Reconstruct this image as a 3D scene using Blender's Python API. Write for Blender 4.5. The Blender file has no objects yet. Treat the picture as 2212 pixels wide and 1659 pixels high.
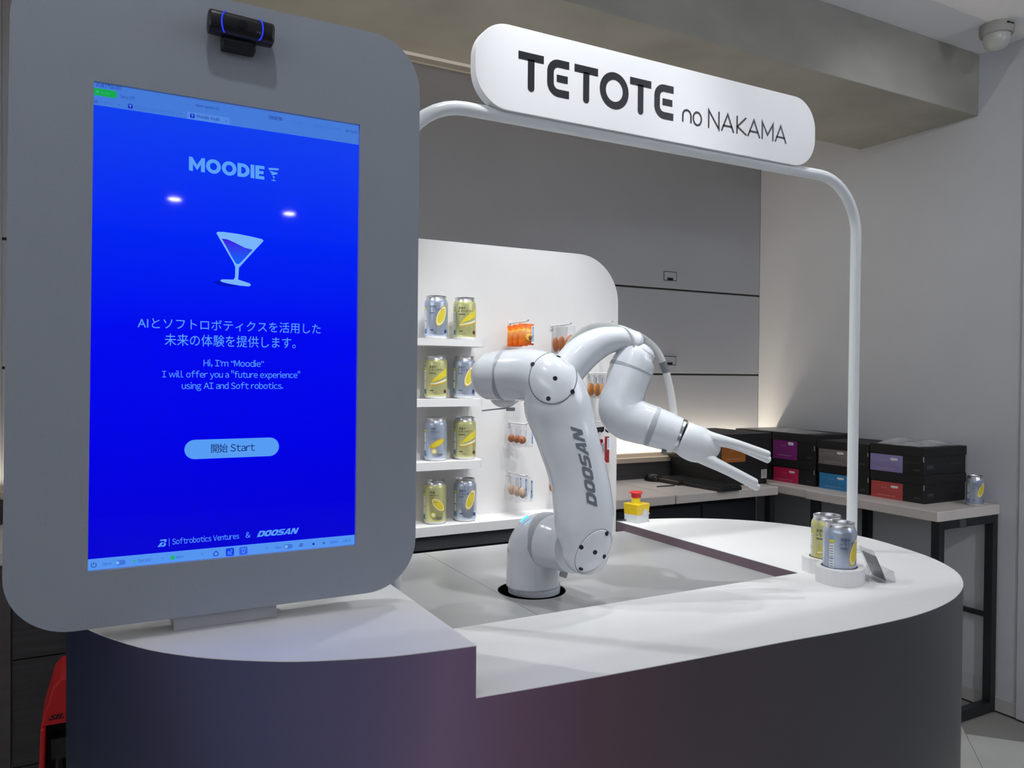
import bpy, math, random
from mathutils import Vector, Matrix
from mathutils.geometry import tessellate_polygon
random.seed(7)
C = bpy.context.scene.collection
H = 1.3768            # eye height: geometry below is written relative to the lens, floor at z = -H

# ---------------------------------------------------------------- camera
F_PX = 1681.2; YAW, PITCH, ROLL = .4955, -.01219, -.00853
fw = Vector((math.sin(YAW)*math.cos(PITCH), math.cos(YAW)*math.cos(PITCH), math.sin(PITCH)))
rt = Vector((math.cos(YAW), -math.sin(YAW), 0)); dn = fw.cross(rt)
cr, sr = math.cos(ROLL), math.sin(ROLL)
R_, D_ = cr*rt+sr*dn, -sr*rt+cr*dn
cam = bpy.data.cameras.new('camera'); co = bpy.data.objects.new('camera', cam); C.objects.link(co)
m = Matrix.Identity(4)
for i in range(3):
    m[i][0] = R_[i]; m[i][1] = -D_[i]; m[i][2] = -fw[i]
m[2][3] = H
co.matrix_world = m
cam.sensor_fit = 'HORIZONTAL'; cam.sensor_width = 36; cam.lens = F_PX/2212*36; cam.clip_start = .05; cam.clip_end = 60
bpy.context.scene.camera = co

def U(px, py, x=None, y=None, z=None, d=None):
    """where the sight line through a photo pixel meets a real plane (or depth d)"""
    r = R_*((px-1106)/F_PX)+D_*((py-829.5)/F_PX)+fw
    t = x/r.x if x is not None else y/r.y if y is not None else z/r.z if z is not None else d
    return r*t

# ---------------------------------------------------------------- world, exposure, lights
sc = bpy.context.scene
sc.view_settings.view_transform = 'Standard'; sc.view_settings.look = 'None'
sc.view_settings.gamma = 1; sc.view_settings.use_curve_mapping = False; sc.view_settings.exposure = 0
w = bpy.data.worlds.new('world'); sc.world = w; w.use_nodes = True
w.node_tree.nodes['Background'].inputs[0].default_value = (.02, .02, .022, 1)
w.node_tree.nodes['Background'].inputs[1].default_value = 1

def light(kind, name, loc, power, target=None, color=(1, 1, 1), size=.04, cone=60, blend=.6, sx=1, sy=1):
    l = bpy.data.lights.new(name, kind); l.energy = power; l.color = color
    if kind == 'SPOT':
        l.spot_size = math.radians(cone); l.spot_blend = blend; l.shadow_soft_size = size
    elif kind == 'AREA':
        l.shape = 'RECTANGLE'; l.size = sx; l.size_y = sy
    else: l.shadow_soft_size = size
    o = bpy.data.objects.new(name, l); C.objects.link(o)
    o.location = (loc[0], loc[1], loc[2]+H)
    if target is not None:
        v = Vector(target)-Vector(loc); o.rotation_euler = v.to_track_quat('-Z', 'Y').to_euler()
    return o
COOL = (.95, .98, 1.0)
CZ = 1.345
WARM = (1, .87, .66)
light('SPOT', 'downlight_front_a', (.80, 1.06, CZ), 5, (.85, 1.08, -.45), COOL, .025, 80, .5)
light('SPOT', 'downlight_front_b', (1.30, .98, CZ), 5, (1.2, 1.0, -.45), COOL, .025, 80, .5)
light('SPOT', 'downlight_sign_left', (.70, .98, CZ), 52, (.84, 1.27, .68), COOL, .03, 50, .8)
light('SPOT', 'downlight_sign_right', (1.36, .98, CZ), 16, (1.34, 1.27, .68), COOL, .03, 50, .8)
light('SPOT', 'downlight_kiosk', (.05, .55, CZ), 11, (.3, 1.2, -.4), COOL, .03, 80, .8)
light('SPOT', 'downlight_shelf', (1.10, 1.50, CZ), 40, (1.15, 2.1, -.40), COOL, .03, 48, .7)
light('SPOT', 'downlight_robot_a', (1.15, 1.60, CZ), 22, (1.2, 1.6, -.45), COOL, .02, 80, .6)
light('SPOT', 'downlight_robot_b', (-.10, 1.85, CZ), 30, (1.0, 1.4, -.45), COOL, .015, 60, .6)
light('SPOT', 'downlight_robot_c', (1.85, 1.45, CZ), 14, (1.5, 1.45, -.45), COOL, .025, 80, .6)
light('SPOT', 'downlight_wall', (1.5, -.8, 1.30), 70, (3.3, .8, .05), COOL, .04, 82, .9)
light('SPOT', 'downlight_bench', (2.25, 2.68, CZ), 20, (2.25, 2.68, -.5), COOL, .04, 60, .8)
light('SPOT', 'downlight_rear_room', (2.6, 1.2, CZ), 10, (2.8, 3.0, .1), COOL, .04, 70, .9)
light('AREA', 'ledge_light', (1.5, 3.15, -.40), 13, (1.5, 3.19, 1.0), WARM, sx=3.5, sy=.02)
light('AREA', 'fill_uplight_left', (-2.8, -1.5, .8), 50, (-2.8, -1.5, 3), (.94, .97, 1), sx=.2, sy=6)  # unseen fill light added to raise the room's ambient level
light('AREA', 'fill_uplight_right', (3.15, -1.2, .95), 34, (3.15, -1.2, 3), (.94, .97, 1), sx=.2, sy=3)  # second added fill, brightens the ceiling; stands for no known fixture

# ---------------------------------------------------------------- materials
def lin(c): return tuple((v/255/12.92 if v/255 <= .04045 else ((v/255+.055)/1.055)**2.4) for v in c)
MC = {}
def mat(name, rgb, rough=.5, metal=0, spec=.5, coat=0, alpha=None, emit=0, noise=None, bump=None, trans=0, srgb=True):
    if name in MC: return MC[name]
    mt = bpy.data.materials.new(name); mt.use_nodes = True; n = mt.node_tree; b = n.nodes['Principled BSDF']
    c = lin(rgb) if srgb else rgb
    b.inputs['Base Color'].default_value = (*c, 1); b.inputs['Roughness'].default_value = rough
    b.inputs['Metallic'].default_value = metal; b.inputs['Specular IOR Level'].default_value = spec
    b.inputs['Coat Weight'].default_value = coat; b.inputs['Coat Roughness'].default_value = .05
    b.inputs['Transmission Weight'].default_value = trans
    if alpha is not None: b.inputs['Alpha'].default_value = alpha
    if emit:
        b.inputs['Emission Color'].default_value = (*c, 1); b.inputs['Emission Strength'].default_value = emit
        b.inputs['Base Color'].default_value = (0, 0, 0, 1)
    if noise or bump:
        tc = n.nodes.new('ShaderNodeTexCoord'); mp = n.nodes.new('ShaderNodeMapping'); n.links.new(tc.outputs['Object'], mp.inputs[0])
    if noise:      # (scale xyz, amount, detail)
        s, amt, det = noise
        mp.inputs['Scale'].default_value = s if isinstance(s, tuple) else (s, s, s)
        t = n.nodes.new('ShaderNodeTexNoise'); t.inputs['Scale'].default_value = 1; t.inputs['Detail'].default_value = det
        n.links.new(mp.outputs[0], t.inputs['Vector'])
        r = n.nodes.new('ShaderNodeValToRGB'); e = r.color_ramp.elements
        e[0].position = .3; e[1].position = .7
        e[0].color = tuple(max(0, v*(1-amt)) for v in c)+(1,); e[1].color = tuple(min(1, v*(1+amt)) for v in c)+(1,)
        n.links.new(t.outputs[0], r.inputs[0]); n.links.new(r.outputs[0], b.inputs['Base Color'])
        if bump:
            bp = n.nodes.new('ShaderNodeBump'); bp.inputs['Strength'].default_value = bump; bp.inputs['Distance'].default_value = .002
            n.links.new(t.outputs[0], bp.inputs['Height']); n.links.new(bp.outputs[0], b.inputs['Normal'])
    MC[name] = mt; return mt

WHITE = mat('white_laminate', (236, 236, 235), .42, noise=(9, .012, 2))
SIGNW = mat('sign_white', (236, 236, 238), .32)
PIPE = mat('pipe_white', (228, 232, 235), .3)
SHELFW = mat('shelf_white', (232, 230, 229), .5, noise=(6, .015, 3))
KIOSK = mat('kiosk_grey', (152, 158, 168), .5, metal=0, noise=(400, .03, 1))
BOARD = mat('well_board', (168, 169, 169), .32, noise=(3, .03, 3))
MAROON = mat('maroon_edge', (112, 94, 102), .5, noise=(8, .05, 2))
BLACK = mat('black_plastic', (18, 19, 22), .45)
DARK = mat('dark_void', (10, 10, 12), .8)
ROBOT = mat('robot_white', (222, 226, 232), .16, coat=.6)
ROBOTR = mat('robot_seal', (172, 176, 182), .4)
CHROME = mat('flange_steel', (200, 205, 210), .22, metal=1)
GRIP = mat('gripper_white', (228, 231, 235), .28, coat=.3)
HOSE = mat('hose_white', (205, 205, 202), .5)
STEELB = mat('black_steel', (30, 33, 38), .45, noise=(30, .1, 2))
BENCH = mat('bench_top', (212, 204, 200), .5, noise=((4, 1.2, 4), .06, 5))
WOODD = mat('dark_wood', (62, 60, 62), .6, noise=((3, 3, 60), .25, 6), bump=.4)
WALLB = mat('wall_panel_grey', (172, 174, 181), .5, noise=(2.5, .02, 3))
WALLR = mat('wall_paint', (201, 204, 211), .6, noise=((2, 2, 2), .035, 5), bump=.05)
CONC = mat('beam_concrete', (158, 157, 150), .7, noise=((3, 3, 5), .14, 7), bump=.15)
CEIL = mat('ceiling_paint', (244, 244, 248), .7, noise=(2, .03, 4))
FLOORM = mat('floor_tile', (196, 196, 190), .45, noise=(3.5, .09, 7))
GROUT = mat('grout', (140, 138, 134), .8)
TRIM = mat('trim_light', (188, 184, 178), .6)
BOXM = mat('black_card', (24, 24, 27), .6, noise=(20, .1, 2))
INK = mat('sign_ink', (22, 22, 30), .4)

# ---------------------------------------------------------------- mesh helpers
TOPS = []
def props(o, label=None, cat=None, group=None, kind=None):
    if label: o['label'] = label
    if cat: o['category'] = cat
    if group: o['group'] = group
    if kind: o['kind'] = kind
def thing(name, label, cat, loc, group=None):
    o = bpy.data.objects.new(name, None); C.objects.link(o); o.location = loc; o.empty_display_size = .05
    o['ax'] = list(loc); props(o, label, cat, group); TOPS.append(o); return o
def origin_of(o):
    return Vector(o['ax']) if o is not None else Vector((0, 0, 0))
class G:
    def __init__(s): s.v = []; s.f = []; s.m = []
    def add(s, v, f, mi=0):
        k = len(s.v); s.v += [tuple(p) for p in v]; s.f += [tuple(i+k for i in q) for q in f]; s.m += [mi]*len(f); return s
    def box(s, x0, x1, y0, y1, z0, z1, mi=0):
        return s.add([(x0, y0, z0), (x1, y0, z0), (x1, y1, z0), (x0, y1, z0), (x0, y0, z1), (x1, y0, z1), (x1, y1, z1), (x0, y1, z1)],
                     [(0, 3, 2, 1), (4, 5, 6, 7), (0, 1, 5, 4), (1, 2, 6, 5), (2, 3, 7, 6), (3, 0, 4, 7)], mi)
    def obox(s, c, a, b, n, ha, hb, hn, mi=0):
        a, b, n, c = (Vector(t) for t in (a, b, n, c)); P = []
        for k in (-1, 1):
            for i, j in ((-1, -1), (1, -1), (1, 1), (-1, 1)): P.append(c+a*ha*i+b*hb*j+n*hn*k)
        return s.add(P, [(0, 3, 2, 1), (4, 5, 6, 7), (0, 1, 5, 4), (1, 2, 6, 5), (2, 3, 7, 6), (3, 0, 4, 7)], mi)
    def lathe(s, prof, c=(0, 0, 0), axis=(0, 0, 1), seg=28, mi=0):
        ax = Vector(axis).normalized(); e1 = ax.orthogonal().normalized(); e2 = ax.cross(e1); c = Vector(c); V = []; Fs = []
        for r, h in prof:
            for i in range(seg):
                t = 2*math.pi*i/seg; V.append(c+ax*h+(e1*math.cos(t)+e2*math.sin(t))*r)
        for j in range(len(prof)-1):
            for i in range(seg):
                a, b = j*seg+i, j*seg+(i+1) % seg; Fs.append((a, b, b+seg, a+seg))
        if prof[0][0] > 1e-6: Fs.append(tuple(reversed(range(seg))))
        if prof[-1][0] > 1e-6: Fs.append(tuple(range((len(prof)-1)*seg, len(prof)*seg)))
        return s.add(V, Fs, mi)
    def tube(s, pts, r, seg=12, mi=0, flat=None, up=None):
        """round tube (or flat strap when flat=(half width, half thickness) with up as width direction)"""
        pts = [Vector(p) for p in pts]; V = []; n = len(pts); prev = None
        for i, p in enumerate(pts):
            t = (pts[min(i+1, n-1)]-pts[max(i-1, 0)]).normalized()
            if up is not None: e1 = (Vector(up)-t*Vector(up).dot(t)).normalized()
            elif prev is None: e1 = t.orthogonal().normalized()
            else: e1 = (prev-t*prev.dot(t)).normalized()
            prev = e1; e2 = t.cross(e1)
            for k in range(seg):
                a = 2*math.pi*k/seg
                ra, rb = flat if flat else (r, r)
                V.append(p+e1*math.cos(a)*ra+e2*math.sin(a)*rb)
        Fs = [(j*seg+i, j*seg+(i+1) % seg, (j+1)*seg+(i+1) % seg, (j+1)*seg+i) for j in range(n-1) for i in range(seg)]
        Fs += [tuple(reversed(range(seg))), tuple(range((n-1)*seg, n*seg))]
        return s.add(V, Fs, mi)
    def flatpoly(s, loops, fn, mi=0):
        """2-D loops (outer, holes...) mapped through fn(u,v) -> point"""
        L = [[Vector((u, v, 0)) for u, v in l] for l in loops]
        allp = [p for l in L for p in l]
        tri = tessellate_polygon(L)
        return s.add([fn(p.x, p.y) for p in allp], [tuple(t) for t in tri], mi)
    def prism(s, loops, fn, t0, t1, mi=0, mside=None, sidefn=None):
        """extrude 2-D loops between depths t0..t1, fn(u,v,t)"""
        L = [[Vector((u, v, 0)) for u, v in l] for l in loops]; allp = [p for l in L for p in l]; n = len(allp)
        tri = [tuple(t) for t in tessellate_polygon(L)]
        s.add([fn(p.x, p.y, t0) for p in allp]+[fn(p.x, p.y, t1) for p in allp], [tuple(reversed(t)) for t in tri], mi)
        k = len(s.v)-2*n
        s.f += [tuple(i+n+k for i in t) for t in tri]; s.m += [mi]*len(tri)
        b = 0
        for l in loops:
            q = len(l)
            for i in range(q):
                a, c2 = b+i, b+(i+1) % q
                s.f.append((a+k, c2+k, c2+n+k, a+n+k))
                s.m.append(sidefn(l[i], l[(i+1) % q]) if sidefn else (mside if mside is not None else mi))
            b += q
        return s
def mk(name, g, mats, parent=None, smooth=None, origin=None, bevel=0, fixn=True, weld=False, **kw):
    if not isinstance(mats, (list, tuple)): mats = [mats]
    V = [Vector(p) for p in g.v]
    if parent is None:
        if origin is None:
            xs = [p.x for p in V]; ys = [p.y for p in V]; zs = [p.z for p in V]
            origin = ((min(xs)+max(xs))/2, (min(ys)+max(ys))/2, min(zs))
        og = Vector(origin)
    else: og = origin_of(parent)
    me = bpy.data.meshes.new(name); me.from_pydata([tuple(p-og) for p in V], [], g.f)
    for mm in mats: me.materials.append(mm)
    for p, i in zip(me.polygons, g.m): p.material_index = i
    if fixn or weld:
        import bmesh
        bm = bmesh.new(); bm.from_mesh(me)
        if weld: bmesh.ops.remove_doubles(bm, verts=bm.verts, dist=1e-5)
        if fixn: bmesh.ops.recalc_face_normals(bm, faces=bm.faces)
        bm.to_mesh(me); bm.free()
    o = bpy.data.objects.new(name, me); C.objects.link(o)
    if smooth is not None:
        for p in me.polygons: p.use_smooth = True
        me.set_sharp_from_angle(angle=math.radians(smooth))
    if parent is not None: o.parent = parent; o['ax'] = list(og)
    else: o.location = og; o['ax'] = list(og); TOPS.append(o)
    if bevel:
        b = o.modifiers.new('bevel', 'BEVEL'); b.width = bevel; b.segments = 2; b.limit_method = 'ANGLE'; b.angle_limit = math.radians(40)
    props(o, **kw); return o
def dup(root, loc=None, rotz=None, label=None, group=None):
    def cp(o, par):
        c = o.copy(); C.objects.link(c)
        if par is not None: c.parent = par
        for ch in o.children: cp(ch, c)
        return c
    r = cp(root, None); TOPS.append(r)
    if loc is not None: r.location = loc
    if rotz is not None: r.rotation_euler.z = rotz
    if label: r['label'] = label
    if group: r['group'] = group
    return r
def rrect(x0, x1, y0, y1, r, n=8):
    if not isinstance(r, (list, tuple)): r = [r]*4
    P = []
    for (cx, cy, a0, q) in ((x1-r[0], y0+r[0], -90, r[0]), (x1-r[1], y1-r[1], 0, r[1]), (x0+r[2], y1-r[2], 90, r[2]), (x0+r[3], y0+r[3], 180, r[3])):
        for i in range(n+1):
            a = math.radians(a0+90*i/n); P.append((cx+q*math.cos(a), cy+q*math.sin(a)))
    return P
def circ(cx, cy, r, n=32, ry=None):
    return [(cx+r*math.cos(2*math.pi*i/n), cy+(ry or r)*math.sin(2*math.pi*i/n)) for i in range(n)]
def cat_open(P, k=6):
    P = [tuple(p) for p in P]; dim = len(P[0]); out = []
    for i in range(len(P)-1):
        a, b, c, d = P[max(i-1, 0)], P[i], P[i+1], P[min(i+2, len(P)-1)]
        for j in range(k):
            t = j/k
            out.append(tuple(.5*((2*b[q])+(-a[q]+c[q])*t+(2*a[q]-5*b[q]+4*c[q]-d[q])*t*t+(-a[q]+3*b[q]-3*c[q]+d[q])*t**3) for q in range(dim)))
    out.append(P[-1]); return out

TXC = {}
def text2d(body, off=0.0, shear=0.0, res=4):
    k = (body, off, shear)
    if k in TXC: return TXC[k]
    c = bpy.data.curves.new('lettering', 'FONT'); c.body = body; c.offset = off; c.shear = shear; c.resolution_u = res
    o = bpy.data.objects.new('lettering', c); C.objects.link(o)
    me = bpy.data.meshes.new_from_object(o.evaluated_get(bpy.context.evaluated_depsgraph_get()))
    v = [(p.co.x, p.co.y) for p in me.vertices]; f = [tuple(p.vertices) for p in me.polygons]
    bpy.data.objects.remove(o); bpy.data.curves.remove(c); bpy.data.meshes.remove(me)
    TXC[k] = (v, f); return TXC[k]
def text_sans(body, bold=0.0, track=.052):
    """Latin set in the plain sans outlines of the full-width forms, spaced proportionally"""
    k = (body, bold, track, 'sans')
    if k in TXC: return TXC[k]
    V, Fs, x = [], [], 0.0
    for ch in body:
        if ch == ' ': x += .27; continue
        c2 = chr(ord(ch)+0xFEE0) if '!' <= ch <= '~' else ch
        v, f = text2d(c2, bold, 0, 3)
        if not v: continue
        xa = min(p[0] for p in v); xb = max(p[0] for p in v); n = len(V)
        V += [(p[0]-xa+x, p[1]) for p in v]; Fs += [tuple(i+n for i in q) for q in f]
        x += xb-xa+track+(.02 if ch in 'ilIHNM1' else 0)-(.025 if ch in 'rtfvyAT' else 0)
    TXC[k] = (V, Fs); return TXC[k]
CAP = .73
def put_text(g, body, u0, u1, vb, cap, fn, mi=0, off=0.0, shear=0.0, sans=False):
    """set text from u0 to u1 on baseline vb (pair = sloping), cap height cap, through fn(u,v)"""
    v, f = text_sans(body, off) if sans else text2d(body, off, shear)
    xa = min(p[0] for p in v); xb = max(p[0] for p in v); s = (u1-u0)/(xb-xa); sv = cap/CAP if cap else s
    g.add([fn(u0+(x-xa)*s, vb+y*sv) for x, y in v], f, mi)
def stroke(g, pts, wd, fn, mi=0, closed=False, round_=(True, True), n=10):
    """poly-line with width as one mitred ribbon with half-round ends"""
    P = [Vector(p) for p in pts]
    P = [p for i, p in enumerate(P) if i == 0 or (p-P[i-1]).length > 1e-6]
    if (P[0]-P[-1]).length < 1e-6: P = P[:-1]; closed = True
    m_ = len(P); h = wd/2; Lft = []; Rgt = []
    for i in range(m_):
        a = P[i-1] if (i > 0 or closed) else None; c = P[(i+1) % m_] if (i < m_-1 or closed) else None
        t1 = (P[i]-a).normalized() if a is not None else None; t2 = (c-P[i]).normalized() if c is not None else None
        t1 = t1 or t2; t2 = t2 or t1
        n1 = Vector((-t1.y, t1.x)); n2 = Vector((-t2.y, t2.x)); mm = n1+n2
        if mm.length < 1e-4: mm = n1
        mm.normalize(); k = h/max(mm.dot(n1), .22)
        Lft.append(P[i]+mm*k); Rgt.append(P[i]-mm*k)
    V = Lft+Rgt; Fs = [(i, (i+1) % m_, (i+1) % m_+m_, i+m_) for i in range(m_ if closed else m_-1)]
    g.add([fn(p.x, p.y) for p in V], Fs, mi)
    if not closed:
        for e, fl_ in ((0, round_[0]), (1, round_[1])):
            if not fl_: continue
            p = P[-1] if e else P[0]; t = (P[-1]-P[-2]).normalized() if e else (P[0]-P[1]).normalized(); q = Vector((-t.y, t.x))
            g.add([fn(*(p+(q*math.cos(math.pi*j/n)+t*math.sin(math.pi*j/n))*h)) for j in range(n+1)], [tuple(range(n+1))], mi)
def arc(cx, cy, r, a0, a1, n=10, ry=None):
    return [(cx+r*math.cos(math.radians(a0+(a1-a0)*i/n)), cy+(ry or r)*math.sin(math.radians(a0+(a1-a0)*i/n))) for i in range(n+1)]
XZ = lambda y: (lambda u, v, t=None: (u, y if t is None else t, v))
def XY(u, v, t): return (u, v, t)

# ================================================================ the room
WX, WY, CE, FL = 3.307, 3.198, 1.3725, -H
mk('floor', G().box(-3, WX+.1, -6, WY+.1, FL-.06, FL-.008), GROUT, kind='structure')
fl = bpy.data.objects['floor']
ca, sa = math.cos(math.radians(42)), math.sin(math.radians(42)); TS = .6
for i in range(-9, 8):
    for j in range(-9, 5):
        P = []
        for a, b in ((0, 0), (1, 0), (1, 1), (0, 1)):
            u, v = (i+a)*TS+(-.001 if a else .001), (j+b)*TS+(-.001 if b else .001)
            P.append((2.982+u*ca-v*sa, 1.797+u*sa+v*ca))
        cx = sum(p[0] for p in P)/4; cy = sum(p[1] for p in P)/4
        if not (-1.6 < cx < WX-.0 and -2.2 < cy < WY+.0): continue
        # clip the tile against the two walls
        def clip(Q, ax, lim):
            out = []
            for k in range(len(Q)):
                p, q = Q[k], Q[(k+1) % len(Q)]
                if p[ax] <= lim: out.append(p)
                if (p[ax] <= lim) != (q[ax] <= lim):
                    t = (lim-p[ax])/(q[ax]-p[ax]); out.append(tuple(p[e]+(q[e]-p[e])*t for e in (0, 1)))
            return out
        P = clip(clip(P, 0, WX-.001), 1, WY-.001)
        if len(P) > 2: mk('tile', G().prism([P], XY, FL-.008, FL+random.uniform(-.0004, .0002)), FLOORM, fl)
mk('ceiling', G().box(-3, WX+.1, -6, WY+.1, CE, CE+.1), CEIL, kind='structure')
mk('wall_right', G().box(WX, WX+.1, -6, WY, FL, CE), WALLR, kind='structure')
mk('wall_left', G().box(-3.1, -3, -6, WY, FL, CE), mat('wall_white', (235, 235, 235), .7), kind='structure')
mk('wall_front', G().box(-3, WX, -6.1, -6, FL, CE), mat('wall_dark_grey', (110, 110, 112), .7), kind='structure')
wb = mk('wall_back', G().box(-3, WX, WY+.012, WY+.12, FL, CE), mat('seam_dark', (70, 68, 66), .7), kind='structure')
SE1, SE2 = .4525, .0085
for z0, z1 in ((SE1+.005, 1.352), (SE2+.005, SE1-.005), (-.44, SE2-.005)):
    mk('panel', G().box(-.272, WX-.001, WY, WY+.012, z0, z1), WALLB, wb, bevel=.002)
mk('panel', G().box(-1.6, -.2722, WY, WY+.012, -.44, 1.352), WALLB, wb, label='plain pale panel left of the cabinet doors')
mk('trim_1', G().box(-3, WX, WY-.02, WY+.012, 1.352, CE), TRIM, kind='structure')
mk('trim_2', G().box(WX-.012, WX, 1.70, 1.784, FL, CE), WALLR, kind='structure', bevel=.002)
mk('trim_3', G().box(WX-.010, WX, 1.55, 1.699, FL, CE), mat('door_gap', (60, 62, 72), .6), kind='structure')
mk('baseboard_right', G().box(WX-.006, WX, 1.785, WY, FL, FL+.057), mat('baseboard', (190, 189, 188), .5), kind='structure', bevel=.001)
mk('beam', G().box(-3, WX, 1.98, 2.555, 1.113, CE), CONC, kind='structure', bevel=.004)
# flush latches on the cabinet doors
for i, (px0, py0, px1, py1) in enumerate(((1433.5, 585, 1461.5, 608), (1433, 768.5, 1460, 789.5))):
    a, b = U(px0, py0, y=WY), U(px1, py1, y=WY)
    t = thing('door_latch', ['flush square latch on the upper grey wall panel', 'flush square latch on the middle grey wall panel behind the hose'][i], 'latch', ((a.x+b.x)/2, WY, b.z), 'flush latches on the grey wall panels')
    mk('latch_frame', G().prism([rrect(a.x, b.x, b.z, a.z, .003, 3), rrect(a.x+.004, b.x-.004, b.z+.004, a.z-.004, .002, 3)], lambda u, v, q: (u, q, v), WY-.0012, WY), mat('latch_dark', (84, 84, 88), .5), t)
    mk('latch_plate', G().box(a.x+.005, b.x-.005, WY-.003, WY, b.z+.005, a.z-.005), WALLB, t)
    mk('finger_slot', G().box(a.x+.024, b.x-.026, WY-.0045, WY-.003, b.z+.004, b.z+.016), DARK, t)
# motion detector under the ceiling
p = U(2153, 66, z=CE-.02)
t = thing('motion_detector', 'small white domed motion detector on the ceiling right of the beam', 'sensor', (p.x, p.y, CE))
mk('housing', G().lathe([(.001, 0), (.060, 0), (.060, -.030), (.056, -.040), (.050, -.042)], (p.x, p.y, CE)), mat('detector_case', (160, 161, 156), .5), t, smooth=40)
mk('lens_dome', G().lathe([(.048, -.040), (.047, -.060), (.040, -.080), (.024, -.094), (.001, -.098)], (p.x, p.y, CE)), mat('detector_dome', (200, 204, 202), .25, trans=.2), t, smooth=60)
mk('vent_slot', G().box(p.x-.03, p.x-.015, p.y-.061, p.y-.055, CE-.016, CE-.012).box(p.x-.01, p.x+.005, p.y-.062, p.y-.055, CE-.016, CE-.012), DARK, t)
# two recessed lamps far behind the photographer (seen mirrored in the screen)
for i, (x, y) in enumerate(((.578, -4.41), (1.495, -4.51))):
    t = thing('recessed_lamp', ['recessed ceiling lamp behind the viewer, left of the pair mirrored in the screen', 'recessed ceiling lamp behind the viewer, right of the pair mirrored in the screen'][i], 'lamp', (x, y, CE), 'recessed lamps behind the viewer')
    mk('lamp_ring', G().lathe([(.065, 0), (.065, -.008), (.048, -.008), (.048, 0)], (x, y, CE)), WHITE, t, smooth=40)
    mk('lamp_disc', G().lathe([(.001, -.004), (.047, -.004)], (x, y, CE)), mat('lamp_glow', (255, 250, 240), emit=60), t)

# ================================================================ counter
ZT, ZD, ZW = -.43, -.3603, -.4535
IX0, IX1, IY0, IY1 = .4505, 1.366, 1.197, 1.870
front = cat_open([(.4505, .927), (.6, .915), (.8, .904), (1.0, .8955), (1.1, .889), (1.2, .8855), (1.31, .887), (1.42, .9035), (1.5186, .934), (1.6178, .985), (1.7075, 1.062), (1.7796, 1.176), (1.8275, 1.335), (1.835, 1.42), (1.829, 1.4864), (1.7887, 1.6124), (1.7136, 1.721), (1.6052, 1.8025), (1.4708, 1.8548), (1.3735, 1.871)], 4)
pod = cat_open([(.4505, .927), (.3695, .936), (.3114, .948), (.2258, .9785), (.155, 1.0216), (.1057, 1.063), (.055, 1.123), (0, 1.2235), (-.026, 1.31), (-.034, 1.40), (-.026, 1.49), (0, 1.58), (.055, 1.68), (.1057, 1.74), (.155, 1.78), (.2258, 1.825), (.3114, 1.855), (.3695, 1.865), (.4505, 1.871)], 4)
ct = thing('reception_counter', 'oval counter with white tops and dark purple-to-black printed side', 'counter', (.9, 1.4, FL))
pm = bpy.data.materials.new('counter_print'); pm.use_nodes = True; nt = pm.node_tree; b = nt.nodes['Principled BSDF']; b.inputs['Roughness'].default_value = .42
tc = nt.nodes.new('ShaderNodeTexCoord'); sx = nt.nodes.new('ShaderNodeSeparateXYZ'); nt.links.new(tc.outputs['Object'], sx.inputs[0])
nz = nt.nodes.new('ShaderNodeTexNoise'); nz.inputs['Scale'].default_value = 2.2; nz.inputs['Detail'].default_value = 1; nt.links.new(tc.outputs['Object'], nz.inputs['Vector'])
ma = nt.nodes.new('ShaderNodeMath'); ma.operation = 'MULTIPLY_ADD'; ma.inputs[1].default_value = .22; nt.links.new(nz.outputs[0], ma.inputs[0]); nt.links.new(sx.outputs[0], ma.inputs[2])
mr = nt.nodes.new('ShaderNodeMapRange'); mr.inputs[1].default_value = -.95+.11; mr.inputs[2].default_value = .95+.11; nt.links.new(ma.outputs[0], mr.inputs[0])
rp = nt.nodes.new('ShaderNodeValToRGB'); nt.links.new(mr.outputs[0], rp.inputs[0]); el = rp.color_ramp.elements
PRINT = [(0, (18, 30, 54)), (.04, (30, 38, 64)), (.08, (58, 56, 86)), (.13, (80, 82, 120)), (.18, (104, 96, 132)), (.23, (136, 112, 144)), (.30, (124, 94, 120)), (.38, (104, 76, 92)), (.48, (78, 66, 76)), (.62, (68, 65, 72)), (.85, (62, 64, 68)), (1, (52, 62, 62))]
el[0].position, el[0].color = PRINT[0][0], (*lin(PRINT[0][1]), 1); el[1].position, el[1].color = 1, (*lin(PRINT[-1][1]), 1)
for q, c in PRINT[1:-1]:
    e = el.new(q); e.color = (*lin(c), 1)
nt.links.new(rp.outputs[0], b.inputs['Base Color'])
ring = front+[(IX1, IY1), (IX1, IY0), (IX0, IY0)]
inner = {(IX1, IY1), (IX1, IY0), (IX0, IY0)}
def side(a, b_): return 1 if (tuple(a) in inner and tuple(b_) in inner) else 0
mk('counter_body', G().prism([ring], XY, FL, ZT-.0012, 0, sidefn=side), [pm, MAROON], ct, smooth=25)
mk('pod_body', G().prism([pod], XY, FL, ZD-.0012), pm, ct, smooth=25)
mk('countertop', G().prism([ring], XY, ZT-.0012, ZT), WHITE, ct)
mk('pod_top', G().prism([pod], XY, ZD-.0012, ZD), WHITE, ct)
HX, HY, HR = .8175, 1.4175, .0725
sx1, sx2 = .7425, .900
Y0b, Y1b = IY0-.0, 1.835
half = lambda a0, a1, n=24: [(HX+HR*math.cos(math.radians(a0+(a1-a0)*i/n)), HY+HR*math.sin(math.radians(a0+(a1-a0)*i/n))) for i in range(n+1)]
mk('well_board', G().prism([[(IX0, Y0b), (sx1-.0006, Y0b), (sx1-.0006, Y1b), (IX0, Y1b)]], XY, ZW-.016, ZW), BOARD, ct)
mk('well_board', G().prism([[(sx1+.0006, Y0b), (IX1, Y0b), (IX1, Y1b), (sx1+.0006, Y1b)], circ(HX, HY, HR, 56)], XY, ZW-.016, ZW), BOARD, ct)
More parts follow.
